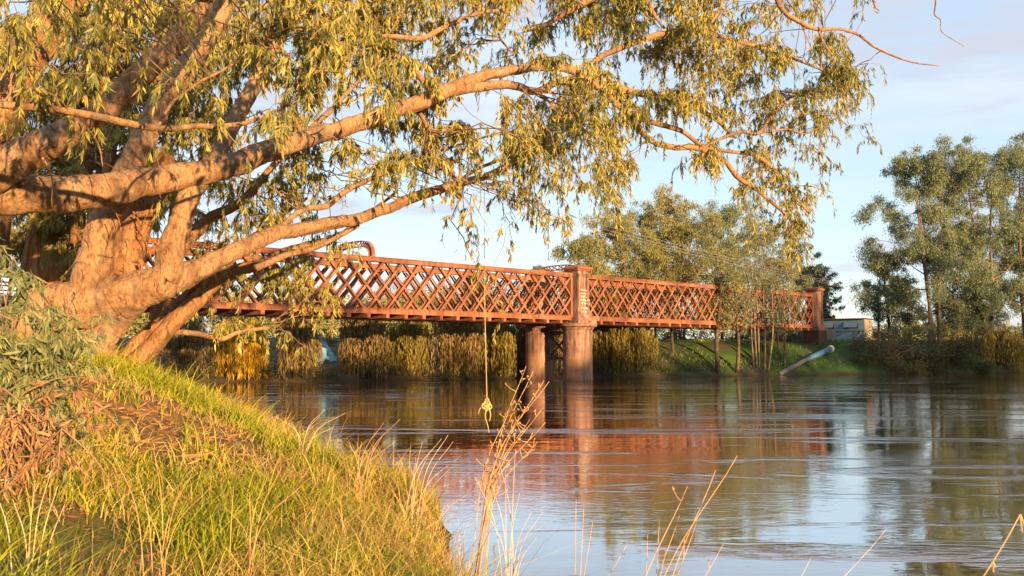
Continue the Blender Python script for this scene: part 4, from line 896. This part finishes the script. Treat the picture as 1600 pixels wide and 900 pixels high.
def sprig(root_name, base, label, cat, stems, mat, leafm, n_leaf, ll, seed, group=None, lw=.17, stemname='stem', droop=-.9, sr=.016):
    r = np.random.default_rng(seed); t = empty(root_name, base, label, cat, group); sm = MB(); P, D = [], []
    for E in stems:
        E = np.asarray(E); mi = (base + E) / 2 + r.normal(size=3) * .12; Pt, rt = spline(np.array([base, mi, E]), np.array([sr, sr * .65, .003]), 6); sm.tube(Pt, rt, 6)
        for k in range(7):
            j = r.integers(len(Pt) // 3, len(Pt)); q = Pt[j]; e = q + r.normal(size=3) * .26 + [0, 0, -.12]; Qt, qt = spline(np.array([q, (q + e) / 2 + [0, 0, .07], e]), np.array([.007, .005, .0025]), 4); sm.tube(Qt, qt, 4)
            u = r.integers(1, len(Qt), n_leaf); P.append(Qt[u] + r.normal(size=(n_leaf, 3)) * .02); dd = r.normal(size=(n_leaf, 3)) * .5; dd[:, 2] += droop; D.append(dd)
    P = np.concatenate(P); sm.build(stemname, M[mat], t, smooth=True); lf = MB(); L_ = r.uniform(ll[0], ll[1], len(P)); lances(lf, P, np.concatenate(D), L_, L_ * lw * r.uniform(.8, 1.2, len(P)), r, .2)
    lf.build('leaves', M[leafm], t); return t
b = at(20, 640, 8.2); b[2] = gz(b[0], b[1])
r = np.random.default_rng(9)
sprig('gum_sapling', b, 'bushy young gum with blue-green hanging leaves in front of the great trunk', 'sapling', [at(px, py, D) for px, py, D in [(-60, 330, 8.4), (-10, 380, 8), (20, 400, 7.8), (50, 440, 8), (80, 480, 7.8), (110, 520, 7.8), (60, 540, 7.6), (20, 500, 7.4), (-30, 450, 7.4), (10, 570, 7.4), (85, 570, 7.7), (-30, 540, 7.2), (40, 480, 8.4), (0, 430, 8.4), (100, 545, 8.2)]], 'twig', 'sap_leaf', 70, (.08, .155), 61, lw=.15)
b = at(-10, 640, 7.4); b[2] = gz(b[0], b[1]) + .12
sprig('fallen_branch', b, 'fallen gum branch with brown dead leaves hanging off its twigs', 'branch', [at(px, py, D) for px, py, D in [(40, 612, 7.3), (90, 612, 7.2), (140, 640, 7.0), (60, 640, 6.8), (110, 655, 6.8), (30, 660, 6.7), (160, 668, 6.8)]], 'twig', 'dry_leaf', 17, (.06, .13), 62, sr=.009)
# tall dry plants at the water
def stalk_plant(label, base, tops, seed, buds=0, w=.006, mat='stalk', name='dry_stalks', cat='dry grass', group=None, heads=False):
    r = np.random.default_rng(seed); t = empty(name, base, label, cat, group); m = MB(); hd = MB()
    for E in tops:
        E = np.asarray(E); p = base + r.normal(size=3) * [.06, .06, 0]; mi = p * .5 + E * .5 + [(p[0] - E[0]) * .18, 0, .12 * (E[2] - p[2])]
        Pt, rt = spline(np.array([p - [0, 0, .1], mi, E]), np.array([w, w * .8, w * .4]), 9); m.tube(Pt, rt, 5)
        for k in range(buds):
            j = r.integers(6, len(Pt) - 1); q = Pt[j]; e = q + np.array([r.normal() * .06, r.normal() * .04, r.uniform(.02, .1)]); m.tube([q, (q + e) / 2 + [0, 0, -.008], e], [w * .6, w * .5, w * .4], 4)
            for o_ in range(2): m.tube([e, e + r.normal(size=3) * .012 + [0, 0, .012]], [w * 1.0, w * .5], 5)
        if heads:
            j = len(Pt) - 1
            for k in range(16): q = Pt[j - r.integers(0, 7)]; hd.tube([q, q + r.normal(size=3) * .012 + [.004, 0, -.02 - .02 * r.random()]], [w * .8, w * .35], 4)
    m.build('stem', M[mat], t, smooth=True)
    if heads: hd.build('seed_head', M[mat], t)
    return t
def shore(px, Y): q = at(px, 800, Y); q[2] = max(gz(q[0], q[1]), -.02); return q
b = shore(742, 10.6)
stalk_plant('tall branching dry weed with knobbly buds standing at the water edge', b, [at(*a, 10.5) for a in [(822, 572), (833, 580), (797, 640), (812, 648)]] + [at(*a, 10.3) for a in [(850, 594), (858, 596), (846, 640), (852, 660), (840, 690), (828, 655)]], 90, 11, .0075, name='dry_weed', cat='weed')
b = shore(795, 9.6)
stalk_plant('bleached dead grass tuft hanging into the water below the dry weed', b, [at(*a, 9.5) for a in [(770, 760), (790, 735), (812, 770), (742, 745), (830, 800), (838, 840), (760, 800), (822, 860), (848, 800), (805, 705), (780, 720)]], 91, 0, .005, 'pale_stalk', group=None)
b = np.array([.62, 4.6, 0]); b[2] = gz(b[0], b[1])
stalk_plant('fan of golden dry grass stalks leaning over the reflected pier', b, [at(*a, 5.2) for a in [(1152, 712), (1118, 735), (1062, 805), (1074, 760), (1090, 810), (1012, 835), (1040, 860), (1030, 815), (1130, 850)]], 92, 1, .0042)
b = np.array([.3, 5.2, 0]); b[2] = gz(b[0], b[1])
stalk_plant('thin pair of upright dry stems beside the fan of golden stalks', b, [at(*a, 5.4) for a in [(912, 795), (926, 815), (980, 850), (900, 780)]], 93, 0, .004)
b = np.array([.98, 2.9, 0]); b[2] = gz(b[0], b[1])
stalk_plant('single golden grass stem with a ragged seed head at the picture corner', b, [at(1594, 804, 3.2)], 94, 0, .0045, heads=True)
b = np.array([.8, 3.9, 0]); b[2] = gz(b[0], b[1])
stalk_plant('faint pale stem standing alone over the bright water', b, [at(1384, 828, 4.3), at(1268, 870, 4.4)], 95, 0, .003, 'pale_stalk')
for k, (px, Y, tops, lab) in enumerate([
    (470, 13, [(508, 640), (500, 650), (520, 668), (455, 660), (540, 645), (430, 650)], 'tall dry grass tuft on the bank edge below the sunlit span'),
    (560, 12, [(625, 655), (618, 690), (598, 680), (565, 690), (585, 700), (600, 660), (545, 690)], 'straw tuft standing highest in the middle of the bank edge'),
    (640, 11.5, [(690, 685), (700, 680), (720, 712), (660, 690), (672, 705), (650, 715), (708, 690)], 'arching straw tuft at the water side of the highest tuft'),
    (250, 6.2, [(180, 715), (280, 770), (300, 740), (215, 740), (225, 790), (240, 700), (330, 760)], 'loose straw tuft in the green grass close to the camera'),
    (60, 5.2, [(80, 735), (55, 750), (20, 780), (100, 790), (-10, 760), (90, 760)], 'coarse grass tuft in the corner under the fallen branch'),
    (400, 7, [(365, 760), (390, 770), (440, 730), (470, 760), (420, 740), (350, 790)], 'pale bent straw tuft in the centre of the lit bank')]):
    q = at(px, 800, Y); q[2] = gz(q[0], q[1])
    stalk_plant(lab, q, [at(a[0], a[1], Y + .1 * ((i % 3) - 1)) for i, a in enumerate(tops)], 120 + k, 0, .0038 if Y < 9 else .0055, 'stalk' if k % 2 else 'pale_stalk', 'grass_tuft', 'grass tuft', 'tufts of tall dry grass')

# riverside wood on the near bank behind the camera: it stands in the low sun and shades the far reach
def wood(n, seed, xr, yr, h0, h1, card=(.8, 1.6)):
    r = np.random.default_rng(seed); m = MB()
    for k in range(n):
        x, y = r.uniform(*xr), r.uniform(*yr); H = r.uniform(h0, h1); z = gz(x, y)
        m.tube([[x, y, z - .5], [x + r.normal(), y, z + H * .5], [x + r.normal(), y, z + H * .9]], [.4, .3, .1], 6, 2)
        for q in range(9): cluster(m, [x + r.normal() * 2.2, y + r.normal() * 2.2, z + H * r.uniform(.12, .95)], H * r.uniform(.1, .16), 60, r, card, .45, .4)
    return m
wm = wood(16, 501, (70, 106), (-34, -20), 15.5, 20)
wm2 = wood(26, 502, (106, 175), (-34, -20), 24, 29); wm.add(np.concatenate(wm2.v), wm2.f); wm3 = wood(9, 503, (45, 68), (-30, -20), 13.5, 16.5); wm.add(np.concatenate(wm3.v), wm3.f)
tag(wm.build('riverside_wood', M['far_gum_b']), 'riverside gum wood on the near bank downstream', 'woodland', kind='stuff')

# ------------------------------------------------------------------ light
SAZ, SEL = R(30), R(6.8)                                                  # the sun: behind the camera, to its right
sd = np.array([math.sin(SAZ) * math.cos(SEL), -math.cos(SAZ) * math.cos(SEL), math.sin(SEL)])
sl = bpy.data.lights.new('sun', 'SUN'); sun = bpy.data.objects.new('sun', sl); col.objects.link(sun)
sl.energy = 5.0; sl.angle = R(.6); sl.color = (1.0, .64, .3)
sun.rotation_euler = Vector([float(v) for v in -sd]).to_track_quat('-Z', 'Y').to_euler()
w = bpy.data.worlds.new('World'); scene.world = w; w.use_nodes = True; nt = w.node_tree; nt.nodes.clear()
sky = nt.nodes.new('ShaderNodeTexSky'); sky.sky_type = 'NISHITA'; sky.sun_disc = False; sky.sun_elevation = SEL
sky.sun_rotation = math.atan2(sd[0], sd[1]); sky.air_density = 1.0; sky.dust_density = 0.1; sky.ozone_density = 1.6
bg = nt.nodes.new('ShaderNodeBackground'); out = nt.nodes.new('ShaderNodeOutputWorld'); bg.inputs[1].default_value = .12
v = mapping(nt, (1.3, 1.3, 6.0), (0, 0, .9), 'Generated')
cl = noise(nt, v, 1.7, 6, .55, .25); k = ramp(nt, cl, [(.47, (0, 0, 0)), (.68, (.8, .8, .8))])
cl2 = noise(nt, mapping(nt, (1.6, 1.6, 9.0), (0, 0, 2.1), 'Generated'), 2.3, 5, .55, .2); k2 = ramp(nt, cl2, [(.5, (0, 0, 0)), (.64, (.8, .8, .8))])
c = mixc(nt, .62, sky.outputs[0], (2.15, 2.6, 3.2))                    # thin high veil
c = mixc(nt, k, c, (2.75, 2.8, 3.0)); c = mixc(nt, k2, c, (2.05, 2.1, 2.4))
nt.links.new(c, bg.inputs[0]); nt.links.new(bg.outputs[0], out.inputs[0])
scene.view_settings.view_transform = 'Standard'; scene.view_settings.look = 'None'; scene.view_settings.exposure = 1.5; scene.view_settings.gamma = 1
scene.cycles.max_bounces = 6; scene.cycles.transparent_max_bounces = 4; scene.cycles.use_denoising = True
scene.cycles.caustics_reflective = False; scene.cycles.caustics_refractive = False
